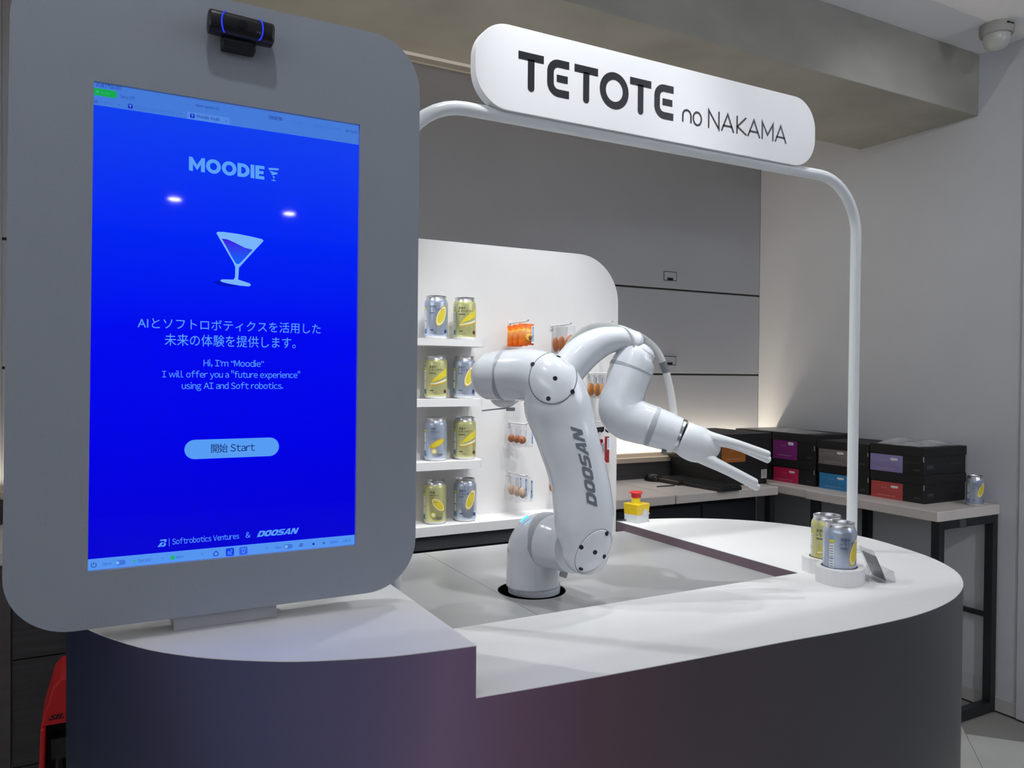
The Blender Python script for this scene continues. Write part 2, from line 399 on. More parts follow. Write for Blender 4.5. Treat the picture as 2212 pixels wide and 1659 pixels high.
mk('hole_liner', G().lathe([(HR-.0005, ZW-.0005), (HR-.0005, ZW-.028), (HR-.004, ZW-.028), (HR-.004, ZW-.0165), (HR-.002, ZW-.0005)], (HX, HY, 0), seg=56), mat('liner', (70, 70, 72), .5), ct, smooth=40)
mk('mounting_plate', G().box(IX0, IX1, IY0, 1.83, -.60, -.58), DARK, ct)

# ================================================================ kiosk
KY = 1.150
kt = thing('touchscreen_kiosk', 'tall grey kiosk panel with rounded corners holding a portrait blue touchscreen', 'kiosk', (.17, KY+.03, ZD))
KX0, KX1, KZ0, KZ1 = -.0905, .4525, -.337, .5185
SX0, SX1, SZ0, SZ1 = .0022, .3570, -.2617, .3760
f3 = lambda u, v, t: (u, t, v)
fk = lambda u, v, t: (u+(.0094-.0146*u)*(v-.376), t, v)      # the panel hangs a hair out of plumb
mk('front_panel', G().prism([rrect(KX0, KX1, KZ0, KZ1, .078, 14), [(SX0, SZ0), (SX1, SZ0), (SX1, SZ1), (SX0, SZ1)]], fk, KY, KY+.016), KIOSK, kt)
mk('rear_housing', G().prism([rrect(KX0+.03, KX1-.05, KZ0+.03, KZ1-.03, .06, 8)], fk, KY+.016, KY+.070), mat('kiosk_back', (150, 152, 156), .4), kt)
mk('foot', G().box(.1006, .2405, KY+.018, KY+.085, ZD, -.30), mat('kiosk_foot', (190, 190, 194), .35), kt, bevel=.001)
# screen: gently graded blue page
SY = KY+.0065
sm = bpy.data.materials.new('screen_page'); sm.use_nodes = True; nt = sm.node_tree; b = nt.nodes['Principled BSDF']
b.inputs['Base Color'].default_value = (0, 0, 0, 1); b.inputs['Roughness'].default_value = .035; b.inputs['Specular IOR Level'].default_value = .5
tc = nt.nodes.new('ShaderNodeTexCoord'); sp = nt.nodes.new('ShaderNodeSeparateXYZ'); nt.links.new(tc.outputs['Generated'], sp.inputs[0])
rp = nt.nodes.new('ShaderNodeValToRGB'); nt.links.new(sp.outputs[2], rp.inputs[0]); el = rp.color_ramp.elements
el[0].position = 0; el[0].color = (*lin((2, 0, 208)), 1); el[1].position = 1; el[1].color = (*lin((0, 62, 238)), 1)
for q, c in ((.25, (0, 0, 228)), (.5, (0, 6, 240)), (.75, (0, 40, 244))):
    e = el.new(q); e.color = (*lin(c), 1)
nt.links.new(rp.outputs[0], b.inputs['Emission Color']); b.inputs['Emission Strength'].default_value = 1
scr = mk('screen', G().prism([[(SX0, SZ0), (SX1, SZ0), (SX1, SZ1), (SX0, SZ1)]], fk, SY, SY+.006), sm, kt)
def ui(name, rgb, e=1.0): return mat('ui_'+name, rgb, rough=.05, emit=e)
UIL, UIH, UIB = ui('light', (88, 158, 246)), ui('header', (66, 120, 214)), ui('bar', (84, 148, 240))
UIBTN, UIDK, UIMID, UIG, UIW = ui('button', (86, 156, 244)), ui('dark', (10, 26, 96)), ui('mid', (44, 88, 188)), ui('green', (8, 168, 72)), ui('pale', (120, 180, 250))
UIBL = ui('blueicon', (18, 60, 235)); UITAB = ui('tab', (78, 134, 224)); UIS = ui('slate', (30, 56, 150)); UIFAINT = ui('faint', (58, 108, 205))
def s2(px, py): p = U(px, py, y=SY); return (p.x, p.z)
def splane(k): return lambda u, v: (u, SY-.0002-k*.0001, v)
def spoly(pts, mt_, k=0, name='screen_graphic', parent=None):
    return mk(name, G().flatpoly([[s2(*p) for p in pts]], splane(k)), mt_, parent or scr, fixn=False)
def stext(mt_, body, xl, yl, xr, yr, cap, off=0, shear=0, k=2, mi=0, sans=True):
    g = G(); a, c = s2(xl, yl), s2(xr, yr); d = U(xl, yl, y=SY).dot(fw); zb = (a[1]+c[1])/2
    put_text(g, body, a[0], c[0], zb, cap*d/F_PX*1.0, splane(k), mi, off, shear, sans)
    return mk('screen_lettering', g, mt_, scr, fixn=False)
def srect(g, x0, y0, x1, y1, r=0, k=1, mi=0):
    a, c = s2(x0, y0), s2(x1, y1)
    x0_, x1_ = a[0], c[0]; zc = (a[1]+c[1])/2; h = abs(a[1]-c[1])/2
    g.flatpoly([rrect(x0_, x1_, zc-h, zc+h, min(r, h*.999), 5)], splane(k), mi)
hz = s2(204, 224)[1]; hz2 = s2(775, 315)[1]; hz = (hz+hz2)/2
mk('title_bar', G().flatpoly([[(SX0, hz), (SX1-.0005, hz), (SX1-.0005, SZ1), (SX0, SZ1)]], lambda u, v: fk(u, v, SY-.0002)), UIH, scr, fixn=False)
bz = (s2(190.4, 1209)[1]+s2(765.8, 1154.5)[1])/2
mk('status_bar', G().flatpoly([[(SX0, SZ0+.0002), (SX1-.0005, SZ0+.0002), (SX1-.0005, bz), (SX0, bz)]], lambda u, v: fk(u, v, SY-.0002)), UIB, scr, fixn=False)
# header writing
g = G()
def hrow(x, zfrac): return SZ1-(SZ1-hz)*zfrac
def htext(mt_, body, pl, pr, zf, capf, off=0, k=3, mi=0):      # position across by photo column, rows as fraction of the header height
    zb = hrow(0, zf); x0 = s2(pl, 200)[0]; x1 = s2(pr, 260)[0]
    g = G(); put_text(g, body, x0, x1, zb, (SZ1-hz)*capf, splane(k), mi, off, 0, True); mk('screen_lettering', g, mt_, scr, fixn=False)
htext(UIS, 'Dr.Dart-Platform', 208, 262, .16, .26, .01)
htext(UIS, 'robot-param-01', 422, 473, .36, .13, .005)
htext(UIS, 'C9E8B79D', 580, 610, .38, .15, .02)
htext(UIS, 'Moodie Asahi', 425, 474, .88, .15, .006)
htext(UIS, 'AM 11:33', 747, 771, .43, .13, .005)
htext(UIS, 'Servo Off', 260, 291, .52, .15)
g = G()
htext(UIFAINT, 'Home', 218, 242, .90, .15); htext(UIFAINT, 'Moodie Asahi Settings', 292, 378, .89, .15); htext(UIFAINT, 'Tool', 642, 654, .40, .12); htext(UIFAINT, 'Backdrive & Recovery', 678, 738, .42, .13)
for px, zf in ((257, .85), (391, .84), (488, .85)):
    x = s2(px, 240)[0]; z = hrow(0, zf)+.0006; q = .0012
    g = G(); stroke(g, [(x-q, z-q), (x+q, z+q)], .0005, splane(3)); stroke(g, [(x-q, z+q), (x+q, z-q)], .0005, splane(3)); mk('close_mark', g, UIFAINT, scr, fixn=False)
g = G(); x = s2(635, 264)[0]; stroke(g, arc(x, hrow(0, .35), .0017, 0, 360), .0005, splane(3))
mk('tool_icon', g, UIFAINT, scr, fixn=False)
g = G()
x0, x1 = SX0, s2(252, 195)[0]; g.flatpoly([rrect(x0, x1, hrow(0, .56), hrow(0, .24), [.0025, .0025, .0003, .0003], 4)], splane(1))
mk('green_badge', g, UIG, scr, fixn=False)
g = G(); put_text(g, 'Auto', s2(218, 194)[0], s2(236, 196)[0], hrow(0, .46), .0034, splane(3)); stroke(g, arc(s2(210.5, 190)[0], hrow(0, .40), .0014, 0, 360), .0011, splane(3)); mk('screen_lettering', g, ui('mint', (60, 165, 140)), scr, fixn=False)
g = G(); x0, x1 = s2(404, 240)[0], s2(496, 260)[0]; g.flatpoly([rrect(x0, x1, hz, hrow(0, .64), [.0001, .002, .002, .0001], 4)], splane(1)); mk('active_tab', g, UITAB, scr, fixn=False)
for pc, zf in ((281.5, .845), (415.5, .845)):
    x = s2(pc, 240)[0]; z = hrow(0, zf)+.0006; g = G(); g.flatpoly([rrect(x-.0029, x+.0029, z-.003, z+.003, .0012, 4)], splane(2)); mk('tab_icon', g, ui('royal', (16, 40, 190)), scr, fixn=False)
    g = G(); g.add([splane(3)(x-.0017, z+.0018), splane(3)(x+.0017, z+.0018), splane(3)(x, z-.0004)], [(0, 1, 2)]); stroke(g, [(x, z), (x, z-.0019)], .0006, splane(3)); mk('tab_glass', g, UIL, scr, fixn=False)
g = G(); x = s2(207.5, 215)[0]; z = hrow(0, .85); stroke(g, [(x-.0017, z), (x, z+.002), (x+.0017, z), (x+.0014, z-.0014), (x-.0014, z-.0014), (x-.0017, z)], .0006, splane(3)); mk('home_icon', g, ui('royal', (16, 40, 190)), scr, fixn=False)
# page writing
g = G()
stext(UIL, 'AIとソフトロボティクスを活用した', 297, 706, 692.5, 720.5, 19.5, 0, sans=False)
stext(UIL, '未来の体験を提供します。', 355.6, 745, 638.5, 750, 20.5, 0, sans=False)
stext(UIL, 'Hi, I’m “Moodie”', 439.7, 791, 570, 792.5, 13.6)
stext(UIL, 'I will offer you a "future experience"', 350, 815, 648, 816.6, 13.6)
stext(UIL, 'using AI and Soft robotics.', 392.7, 839.5, 611.5, 840.5, 13.6)
stext(UIL, 'Softrobotics Ventures', 372, 1176.5, 516.5, 1163, 12)
stext(UIL, '&', 530.3, 1162, 540.7, 1160.5, 12)
# heavy letter builder for the two wordmarks: letters in a unit box
def heavy(ch, wd=.27):
    """outline loops of a heavy geometric capital, box height 1; returns loops list, width"""
    O_ = lambda w_, r: [[(w_/2+w_/2*math.cos(a), .5+.52*math.sin(a)) for a in [2*math.pi*i/36 for i in range(36)]], [(w_/2+(w_/2-wd)*math.cos(a), .5+(.52-wd*.95)*math.sin(a)) for a in [2*math.pi*i/28 for i in range(28)]]]
    if ch == 'M': return [[(0, 0), (wd, 0), (wd, .50), (.535, .10), (.535+.02, .10), (1.08-wd, .50), (1.08-wd, 0), (1.08, 0), (1.08, 1), (1.08-wd*.82, 1), (.54, .47), (wd*.82, 1), (0, 1)]], 1.08
    if ch == 'O': return O_(1.02, 0), 1.02
    if ch == 'D': return [[(0, 0), (.36, 0)]+[(.36+.50*math.cos(math.radians(a)), .5+.5*math.sin(math.radians(a))) for a in range(-80, 90, 10)]+[(.36, 1), (0, 1)], [(wd, wd*.95), (.36, wd*.95)]+[(.36+(.50-wd)*math.cos(math.radians(a)), .5+(.5-wd*.95)*math.sin(math.radians(a))) for a in range(-80, 90, 10)]+[(.36, 1-wd*.95), (wd, 1-wd*.95)]], .86
    if ch == 'I': return [[(0, 0), (wd, 0), (wd, 1), (0, 1)]], wd
    if ch == 'E': return [[(0, 0), (.66, 0), (.66, .235), (wd, .235), (wd, .385), (.60, .385), (.60, .615), (wd, .615), (wd, .765), (.66, .765), (.66, 1), (0, 1)]], .66
    if ch == 'S': return [[(0, 0), (.70, 0), (.86, .06), (.92, .16), (.92, .44), (.84, .56), (.70, .61), (.34, .61), (.31, .66), (.31, .74), (.34, .78), (.90, .78), (.90, 1), (.22, 1), (.08, .94), (.02, .84), (.02, .54), (.10, .43), (.24, .39), (.60, .39), (.63, .34), (.63, .26), (.60, .22), (0, .22)]], .92
    if ch == 'A': return [[(0, 0), (.29, 0), (.35, .19), (.68, .19), (.73, 0), (1.03, 0), (.72, 1), (.33, 1)], [(.40, .38), (.63, .38), (.53, .78), (.505, .78)]], 1.03
    if ch == 'N': return [[(0, 0), (.27, 0), (.27, .62), (.62, 0), (.98, 0), (.98, 1), (.71, 1), (.71, .40), (.36, 1), (0, 1)]], .98
def heavy_o_flat():
    return [rrect(0, .96, 0, 1, .30, 6), rrect(.30, .66, .25, .75, .14, 5)], .96
def heavy_word(word, gap=.07, slant=0.0, flat=False):
    out, x = [], 0.0
    for ch in word:
        lo, w_ = heavy_o_flat() if (flat and ch == 'O') else heavy(ch)
        if flat and ch == 'D': lo, w_ = [rrect(0, .96, 0, 1, [.30, .30, .001, .001], 6), rrect(.30, .66, .25, .75, [.14, .14, .02, .02], 5)], .96
        out.append([[(x+u+v*slant, v) for u, v in l] for l in lo]); x += w_+gap
    return out, x-gap
def put_heavy(g, word, u0, u1, vb, cap, fn, gap=.07, slant=0.0, flat=False, mi=0):
    W_, wid = heavy_word(word, gap, slant, flat); tot = wid+slant; k = (u1-u0)/tot
    for lo in W_: g.flatpoly([[(u0+u*k, vb+v*cap) for u, v in l] for l in lo], fn, mi)
gm = G(); a, c_ = s2(408, 368.5), s2(571, 388); d_ = U(490, 370, y=SY).dot(fw)
put_heavy(gm, 'MOODIE', a[0], c_[0], (a[1]+c_[1])/2, 29.5*d_/F_PX, splane(2)); mk('screen_wordmark', gm, UIL, scr, fixn=False)
gm = G(); a, c_ = s2(554.7, 1160.5), s2(645.8, 1151.5)
put_heavy(gm, 'DOOSAN', a[0], c_[0], (a[1]+c_[1])/2, 13*d_/F_PX, splane(2), .06, .42, True); mk('screen_wordmark', gm, UIL, scr, fixn=False)
a = s2(365.5, 1180); c_ = s2(365.5, 1163); stroke(g, [a, c_], .0006, splane(2))
a, c_ = s2(340.3, 1181.7), s2(360.3, 1164.5); bw, bh = c_[0]-a[0], c_[1]-a[1]
for P in ([(0, 0), (.28, 0), (.62, .62), (.36, .62)], [(.34, 1), (.95, 1), (1, .8), (.88, .58), (.7, .58), (.78, .82), (.22, .82)], [(.36, 0), (.72, 0), (.92, .2), (.86, .5), (.66, .5), (.66, .18), (.42, .18)]):
    g.flatpoly([[(a[0]+u*bw, a[1]+v*bh) for u, v in P]], splane(2))
mk('company_mark', g, UIL, scr, fixn=False); g = G()
# small spiral cocktail glass beside the word
ax_, az_ = s2(591, 391); az2 = s2(591, 364)[1]; hh = az2-az_; 
for z0, z1, w0, w1, sk in ((1, .84, .42, .36, .05), (.78, .64, .34, .24, -.1), (.58, .44, .2, .13, .08), (.4, .3, .1, .05, -.05)):
    g.flatpoly([[(ax_-w0*hh, az_+(z0)*hh), (ax_+w0*hh, az_+(z0+sk)*hh), (ax_+w1*hh, az_+(z1+sk)*hh), (ax_-w1*hh, az_+z1*hh)]], splane(2))
stroke(g, [(ax_, az_+.34*hh), (ax_, az_+.04*hh)], .0008, splane(2)); stroke(g, [(ax_-.0026, az_+.03*hh), (ax_+.0026, az_+.03*hh)], .0012, splane(2))
mk('glass_mark', g, UIL, scr, fixn=False)
# plain cocktail-glass picture
def zp(x, y): return s2(280+x/3.77, 440+y/3.77)
g = G(); g.flatpoly([[zp(*p) for p in ((706, 240), (716, 229), (760, 230), (880, 246), (1000, 270), (1080, 290), (1090, 304), (1000, 400), (905, 505), (890, 520), (884, 618), (920, 630), (980, 650), (988, 664), (970, 674), (900, 668), (800, 650), (745, 636), (738, 624), (755, 616), (820, 618), (846, 618), (858, 600), (860, 515), (845, 480), (770, 350))]], splane(2))
mk('glass_picture', g, UIW, scr, fixn=False)
g = G(); g.flatpoly([[zp(*p) for p in ((750, 284), (800, 292), (870, 325), (940, 360), (1002, 375), (960, 420), (905, 480), (884, 493), (866, 488), (830, 430), (790, 355))]], splane(3))
dm = bpy.data.materials.new('ui_drink'); dm.use_nodes = True; nt = dm.node_tree; b = nt.nodes['Principled BSDF']; b.inputs['Base Color'].default_value = (0, 0, 0, 1); b.inputs['Roughness'].default_value = .05
tc = nt.nodes.new('ShaderNodeTexCoord'); sp = nt.nodes.new('ShaderNodeSeparateXYZ'); nt.links.new(tc.outputs['Generated'], sp.inputs[0]); rp = nt.nodes.new('ShaderNodeValToRGB'); nt.links.new(sp.outputs[2], rp.inputs[0])
rp.color_ramp.elements[0].color = (*lin((0, 98, 250)), 1); rp.color_ramp.elements[1].color = (*lin((60, 20, 225)), 1); nt.links.new(rp.outputs[0], b.inputs['Emission Color']); b.inputs['Emission Strength'].default_value = 1
mk('drink_picture', g, dm, scr, fixn=False)
g = G(); g.flatpoly([[zp(*p) for p in ((672, 632), (740, 628), (760, 648), (900, 672), (800, 676), (710, 655))]], splane(1)); mk('picture_shadow', g, ui('shadow_blue', (0, 18, 190)), scr, fixn=False)
# start button
a, c_ = s2(398.3, 968), s2(602.6, 968); zt = (s2(418, 950.4)[1]+s2(583.6, 944.8)[1])/2; zb = (s2(419.6, 992)[1]+s2(583.6, 985)[1])/2
g = G(); g.flatpoly([rrect(a[0], c_[0], zb, zt, (zt-zb)/2*.999, 10)], splane(1)); btn = mk('start_button', g, UIBTN, scr, fixn=False)
stext(UIDK, '開始 Start', 456, 976.5, 550.5, 973.8, 15.5, .002, k=3)
# status bar items
def brow(px): return (bz+SZ0)/2-.0006
g = G(); gd = G()
def btext(g, body, pl, pr, cap=.0040, off=0.0): g = G(); put_text(g, body, s2(pl, 1200)[0], s2(pr, 1200)[0], brow(0)-.0018, cap, splane(2), 0, off, 0, True); mk('screen_lettering', g, ui('soft', (38, 88, 190)), scr, fixn=False)
btext(g, 'Servo', 221.5, 240.8); btext(g, 'Operator', 297.7, 327.7); btext(g, 'Auto', 380.4, 395.8); btext(g, 'Real', 595.6, 607); btext(g, 'Speed', 712.5, 729.3); btext(g, '100 %', 740, 758)
for px in (351, 436.4, 577):
    x = s2(px, 1200)[0]; z = brow(0); g = G(); stroke(g, [(x-.0014, z), (x, z+.0012), (x+.0014, z)], .0005, splane(2)); mk('chevron', g, ui('soft', (38, 88, 190)), scr, fixn=False)
x = s2(202.4, 1222)[0]; z = brow(0); stroke(gd, arc(x, z, .0030, 125, 415, 12), .0007, splane(2)); stroke(gd, [(x, z+.0008), (x, z+.0036)], .0007, splane(2)); mk('power_icon', gd, UIDK, scr, fixn=False); gd = G()
x = s2(677.8, 1175)[0]; gd.add([splane(2)(x-.0018, z-.0022), splane(2)(x+.002, z), splane(2)(x-.0018, z+.0022)], [(0, 1, 2)]); mk('play_icon', gd, UIDK, scr, fixn=False); gd = G()
x = s2(650, 1178)[0]
for q in (0, .0014): stroke(gd, [(x-.0022+q, z-.002+q), (x+.0014+q, z-.002+q), (x+.0014+q, z+.001+q), (x-.0022+q, z+.001+q), (x-.0022+q, z-.002+q)], .0005, splane(2))
mk('window_icon', gd, UIDK, scr, fixn=False); gd = G()
x = s2(699.6, 1172)[0]; stroke(gd, [(x-.0008, z-.0012), (x-.0008, z+.0012)], .0009, splane(2)); stroke(gd, [(x+.0008, z-.0012), (x+.0008, z+.0012)], .0009, splane(2))
mk('pause_icon', gd, UIDK, scr, fixn=False)
g = G()
for p0, p1 in ((248, 271.6), (612.5, 632)):
    x0, x1 = s2(p0, 1200)[0], s2(p1, 1200)[0]; g = G(); g.flatpoly([rrect(x0, x1, z-.0034, z+.0034, .0033, 6)], splane(1)); mk('toggle_track', g, ui('track', (62, 116, 214)), scr, fixn=False)
g = G()
for p0 in (253.5, 618): x0 = s2(p0, 1200)[0]; g = G(); g.flatpoly([circ(x0, z, .0023, 14)], splane(2)); mk('toggle_knob', g, UIW, scr, fixn=False)
g = G(); g.flatpoly([circ(s2(290, 1214)[0], z, .0015, 12)], splane(2)); mk('green_dot', g, ui('greenb', (30, 178, 110)), scr, fixn=False); g = G(); x = s2(373, 1206)[0]; g.flatpoly([rrect(x-.0027, x+.0027, z-.0028, z+.0028, .001, 4)], splane(2)); mk('green_icon', g, ui('greenb', (30, 178, 110)), scr, fixn=False)
x = s2(466.4, 1196)[0]; g = G(); stroke(g, [(x-.0032, z), (x, z+.0034), (x+.0032, z), (x+.0028, z-.0032), (x-.0028, z-.0032), (x-.0032, z)], .0010, splane(2)); mk('home_icon', g, ui('royal', (16, 40, 190)), scr, fixn=False)
for px, mt_ in ((496.7, UIBL), (525.6, ui('periwinkle', (50, 92, 236)))):
    x = s2(px, 1194)[0]; g = G(); g.flatpoly([rrect(x-.0056, x+.0056, z-.0056, z+.0056, .002, 5)], splane(2)); mk('app_icon', g, mt_, scr, fixn=False)
x = s2(496.7, 1194)[0]; g = G(); stroke(g, [(x-.003, z-.003), (x+.003, z-.003)], .0008, splane(3)); stroke(g, [(x+.001, z-.003), (x+.001, z), (x+.003, z+.002), (x+.001, z+.0034)], .0008, splane(3)); stroke(g, arc(x-.0018, z-.0002, .0013, 0, 360), .0007, splane(3))
mk('app_glyph', g, UIL, scr, fixn=False); g = G()
x = s2(525.6, 1190)[0]; stroke(g, [(x-.003, z+.003), (x+.003, z+.003)], .0009, splane(3)); stroke(g, [(x-.0016, z+.0018), (x-.0016, z-.002), (x, z-.0034), (x+.0016, z-.002), (x+.0016, z+.0018)], .0008, splane(3)); mk('app_glyph', g, UIL, scr, fixn=False)

# ================================================================ webcam
wc = thing('webcam', 'black webcam with two blue light arcs clipped to the kiosk top', 'webcam', (.18, KY-.02, .44))
A = U(452, 40, y=1.125); B_ = U(588, 74, y=1.125)
cx0, cz0 = (A.x+B_.x)/2, (U(519, 24+18, y=1.125).z+U(519, 82-3, y=1.125).z)/2
wl = (B_.x-A.x)/2+.002; whh = .0145; tilt = math.radians(-2.0)
def wmap(u, y, v): return (cx0+u*math.cos(tilt)-v*math.sin(tilt), y, cz0+u*math.sin(tilt)+v*math.cos(tilt))
# barrel body: rounded-end bar lying along X
prof = [(-wl, .80), (-wl*.965, 1.0), (-wl*.9, 1.04), (-wl*.55, 1.06), (0, 1.06), (wl*.55, 1.06), (wl*.9, 1.04), (wl*.965, 1.0), (wl, .80)]
g = G(); seg = 24; V = []
for u, k in prof:
    for i in range(seg):
        a = 2*math.pi*i/seg; cc, ss = math.cos(a), math.sin(a)
        e = .55; yy = abs(cc)**e*(1 if cc > 0 else -1)*.012*k; zz = abs(ss)**e*(1 if ss > 0 else -1)*whh*k
        V.append(wmap(u, 1.127+yy, zz))
Fs = [(j*seg+i, j*seg+(i+1) % seg, (j+1)*seg+(i+1) % seg, (j+1)*seg+i) for j in range(len(prof)-1) for i in range(seg)]+[tuple(range(seg)), tuple(range((len(prof)-1)*seg, len(prof)*seg))]
g.add(V, Fs); mk('camera_body', g, mat('webcam_black', (12, 12, 18), .35), wc, smooth=50)
for s_ in (-1, 1):
    pts = [wmap(s_*(wl*(.50+.12*math.cos(math.radians(a)))), 1.1137+.0035*abs(math.sin(math.radians(a)))**4, math.sin(math.radians(a))*whh*.98) for a in range(-84, 85, 12)]
    mk('light_arc', G().tube(pts, .0010, 8), mat('blue_led', (24, 50, 255), emit=1.1), wc, smooth=60)
g = G(); g.lathe([(.001, 0), (.0062, 0), (.0062, -.0015), (.0045, -.0012), (.001, -.0022)], wmap(0, 1.1145, 0), (0, 1, 0), 24); mk('lens', g, mat('lens_glass', (8, 8, 14), .08), wc, smooth=40)
g = G(); put_text(g, 'logi', cx0+wl*.42, cx0+wl*.56, cz0-.0065, .0032, lambda u, v: (u, 1.1138, v), 0, .02); mk('lettering', g, mat('webcam_mark', (90, 98, 110), .4), wc, fixn=False)
g = G()
V4 = [U(480, 88, y=1.132), U(552, 102, y=1.132), U(549, 115.5, y=1.132), U(482, 102.5, y=1.132)]
bx0, bx1 = V4[0].x, V4[1].x; bz1, bz0 = cz0-.012, U(515, 108, y=1.132).z
mk('mount_clip', G().box(bx0, bx1, 1.128, KY, bz0, bz1), BLACK, wc, bevel=.0015)
mk('mount_hinge', G().tube([(bx0-.0015, 1.130, bz1-.004), (bx1-.004, 1.130, bz1-.004)], .0042, 14), mat('webcam_black', (12, 12, 18), .35), wc, smooth=40)

# ================================================================ arch and sign
AX0, AX1, AZ, AR, PR, AY = .466, 1.657, .4815, .132, .0125, 1.290
at = thing('pipe_arch', 'white tubular arch with rounded corners standing on the counter', 'arch', ((AX0+AX1)/2, AY, ZT))
pts = [(AX0, AY, ZW)]+[(AX0, AY, -.2), (AX0, AY, .1)]+[(AX0+AR-AR*math.cos(math.radians(a)), AY, AZ-AR+AR*math.sin(math.radians(a))) for a in range(0, 91, 9)]
pts += [(AX0+AR+(AX1-AX0-2*AR)*i/5, AY, AZ) for i in range(1, 5)]
pts += [(AX1-AR+AR*math.sin(math.radians(a)), AY, AZ-AR+AR*math.cos(math.radians(a))) for a in range(0, 91, 9)]+[(AX1, AY, .1), (AX1, AY, ZT)]
mk('pipe', G().tube(pts, PR, 24, up=(0, 1, 0)), PIPE, at, smooth=50)
mk('base_flange', G().lathe([(.024, 0), (.024, .003), (.0128, .004)], (AX1, AY, ZT)), PIPE, at, smooth=40)
mk('base_flange', G().lathe([(.014, 0), (.014, .003), (.0128, .004)], (AX0, AY, ZW)), PIPE, at, smooth=40)
SF, SB = 1.2715, 1.2925
st = thing('hanging_sign', 'long white pill-shaped sign with black lettering on top of the arch', 'sign', (1.05, AY, .49))
mk('sign_board', G().prism([rrect(.607, 1.4865, .4865, .6435, .068, 14)], f3, SF, SB), SIGNW, st, bevel=.0012)
mk('shadow_strip', G().box(.68, 1.41, 1.281, 1.2925, .4865, .4945), mat('sign_shadow_dark', (60, 58, 66), .5), st)  # dark-coloured strip standing in for the shadow line between sign and pipe
fs = lambda u, v: (u, SF-.0004, v)
def sg(px, py): p = U(px, py, y=SF-.0004); return p.x, p.z
g = G()
ztop, zbot = .6003, .5296          # cap line and baseline of the heavy word
def zs(px, k):                      # keeps each letter on the measured lines
    return zbot+(ztop-zbot)*k
wt = .0146
def T(x0, x1):
    xm = (x0+x1)/2
    g.add([fs(x0, ztop-wt), fs(x1, ztop-wt), fs(x1, ztop), fs(x0, ztop)], [(0, 1, 2, 3)])
    stroke(g, [(xm, ztop-wt*.8), (xm, zbot+wt/2-.001)], wt*.98, fs, round_=(False, True))
def E_(x0, x1):
    r = .018; h = wt/2
    P = [(x1, ztop-h)]+arc(x0+h+r, ztop-h-r, r, 90, 180, 8)+arc(x0+h+r, zbot+h+r, r, 180, 270, 8)+[(x1, zbot+h)]
    stroke(g, P, wt, fs, round_=(False, False))
    zc = (ztop+zbot)/2
    g.add([fs(x0+wt*1.45, zc-h*.95), fs(x1-.003, zc-h*.95), fs(x1-.003, zc+h*.95), fs(x0+wt*1.45, zc+h*.95)], [(0, 1, 2, 3)])
X = lambda px, py: sg(px, py)[0]
T(X(1120, 120), X(1175, 125)); E_(X(1182, 170), X(1229.5, 170)); T(X(1241, 146), X(1292, 155))
ox0, ox1 = X(1295.5, 200), X(1358, 200); zc = (ztop+zbot)/2; rr_ = (ztop-zbot)/2-wt/2+.001
stroke(g, arc((ox0+ox1)/2, zc, (ox1-ox0)/2-wt/2, 0, 360, 40, ry=rr_), wt, fs)
T(X(1361, 172), X(1407, 182)); E_(X(1413.5, 210), X(1455, 215))
mk('sign_word', g, INK, st, fixn=False); g = G()
wt2 = .0041; zb2 = .5302; zt2 = .5702; h2 = wt2/2
# no
x0, x1 = X(1475, 260), X(1492.5, 262); rn = (x1-x0)/2
stroke(g, [(x0, zb2+h2)]+[(x0, zb2+.017-.002)]+arc((x0+x1)/2, zb2+.0165, rn, 180, 0, 10, ry=.0115)+[(x1, zb2+h2)], wt2, fs, round_=(False, False))
x0, x1 = X(1497.5, 262), X(1515, 264); stroke(g, arc((x0+x1)/2, zb2+.0145, (x1-x0)/2, 0, 360, 24, ry=.0135), wt2, fs)
mk('sign_word', g, INK, st, fixn=False); g = G()
def NL(px0, px1): x0, x1 = X(px0, 260), X(px1, 270); return x0, x1
x0, x1 = NL(1531, 1553); stroke(g, [(x0, zb2+h2), (x0, zt2-h2), (x1, zb2+h2), (x1, zt2-h2)], wt2, fs)
def A_(px0, px1):
    x0, x1 = NL(px0, px1); xm = (x0+x1)/2; stroke(g, [(x0, zb2+h2), (xm, zt2-h2), (x1, zb2+h2)], wt2, fs)
    stroke(g, [(x0+(xm-x0)*.3, zb2+.0125), (x1-(x1-xm)*.3, zb2+.0125)], wt2, fs)
A_(1559.5, 1584.5)
x0, x1 = NL(1592.5, 1611); stroke(g, [(x0, zb2+h2), (x0, zt2-h2)], wt2, fs); stroke(g, [(x1, zt2-h2), (x0+.001, zb2+.0165), (x1+.0012, zb2+h2)], wt2, fs)
A_(1616.5, 1641)
x0, x1 = NL(1647, 1670); xm = (x0+x1)/2; stroke(g, [(x0, zb2+h2), (x0, zt2-h2), (xm, zb2+.012), (x1, zt2-h2), (x1, zb2+h2)], wt2, fs)
A_(1675.5, 1698)
mk('sign_word', g, INK, st, fixn=False)

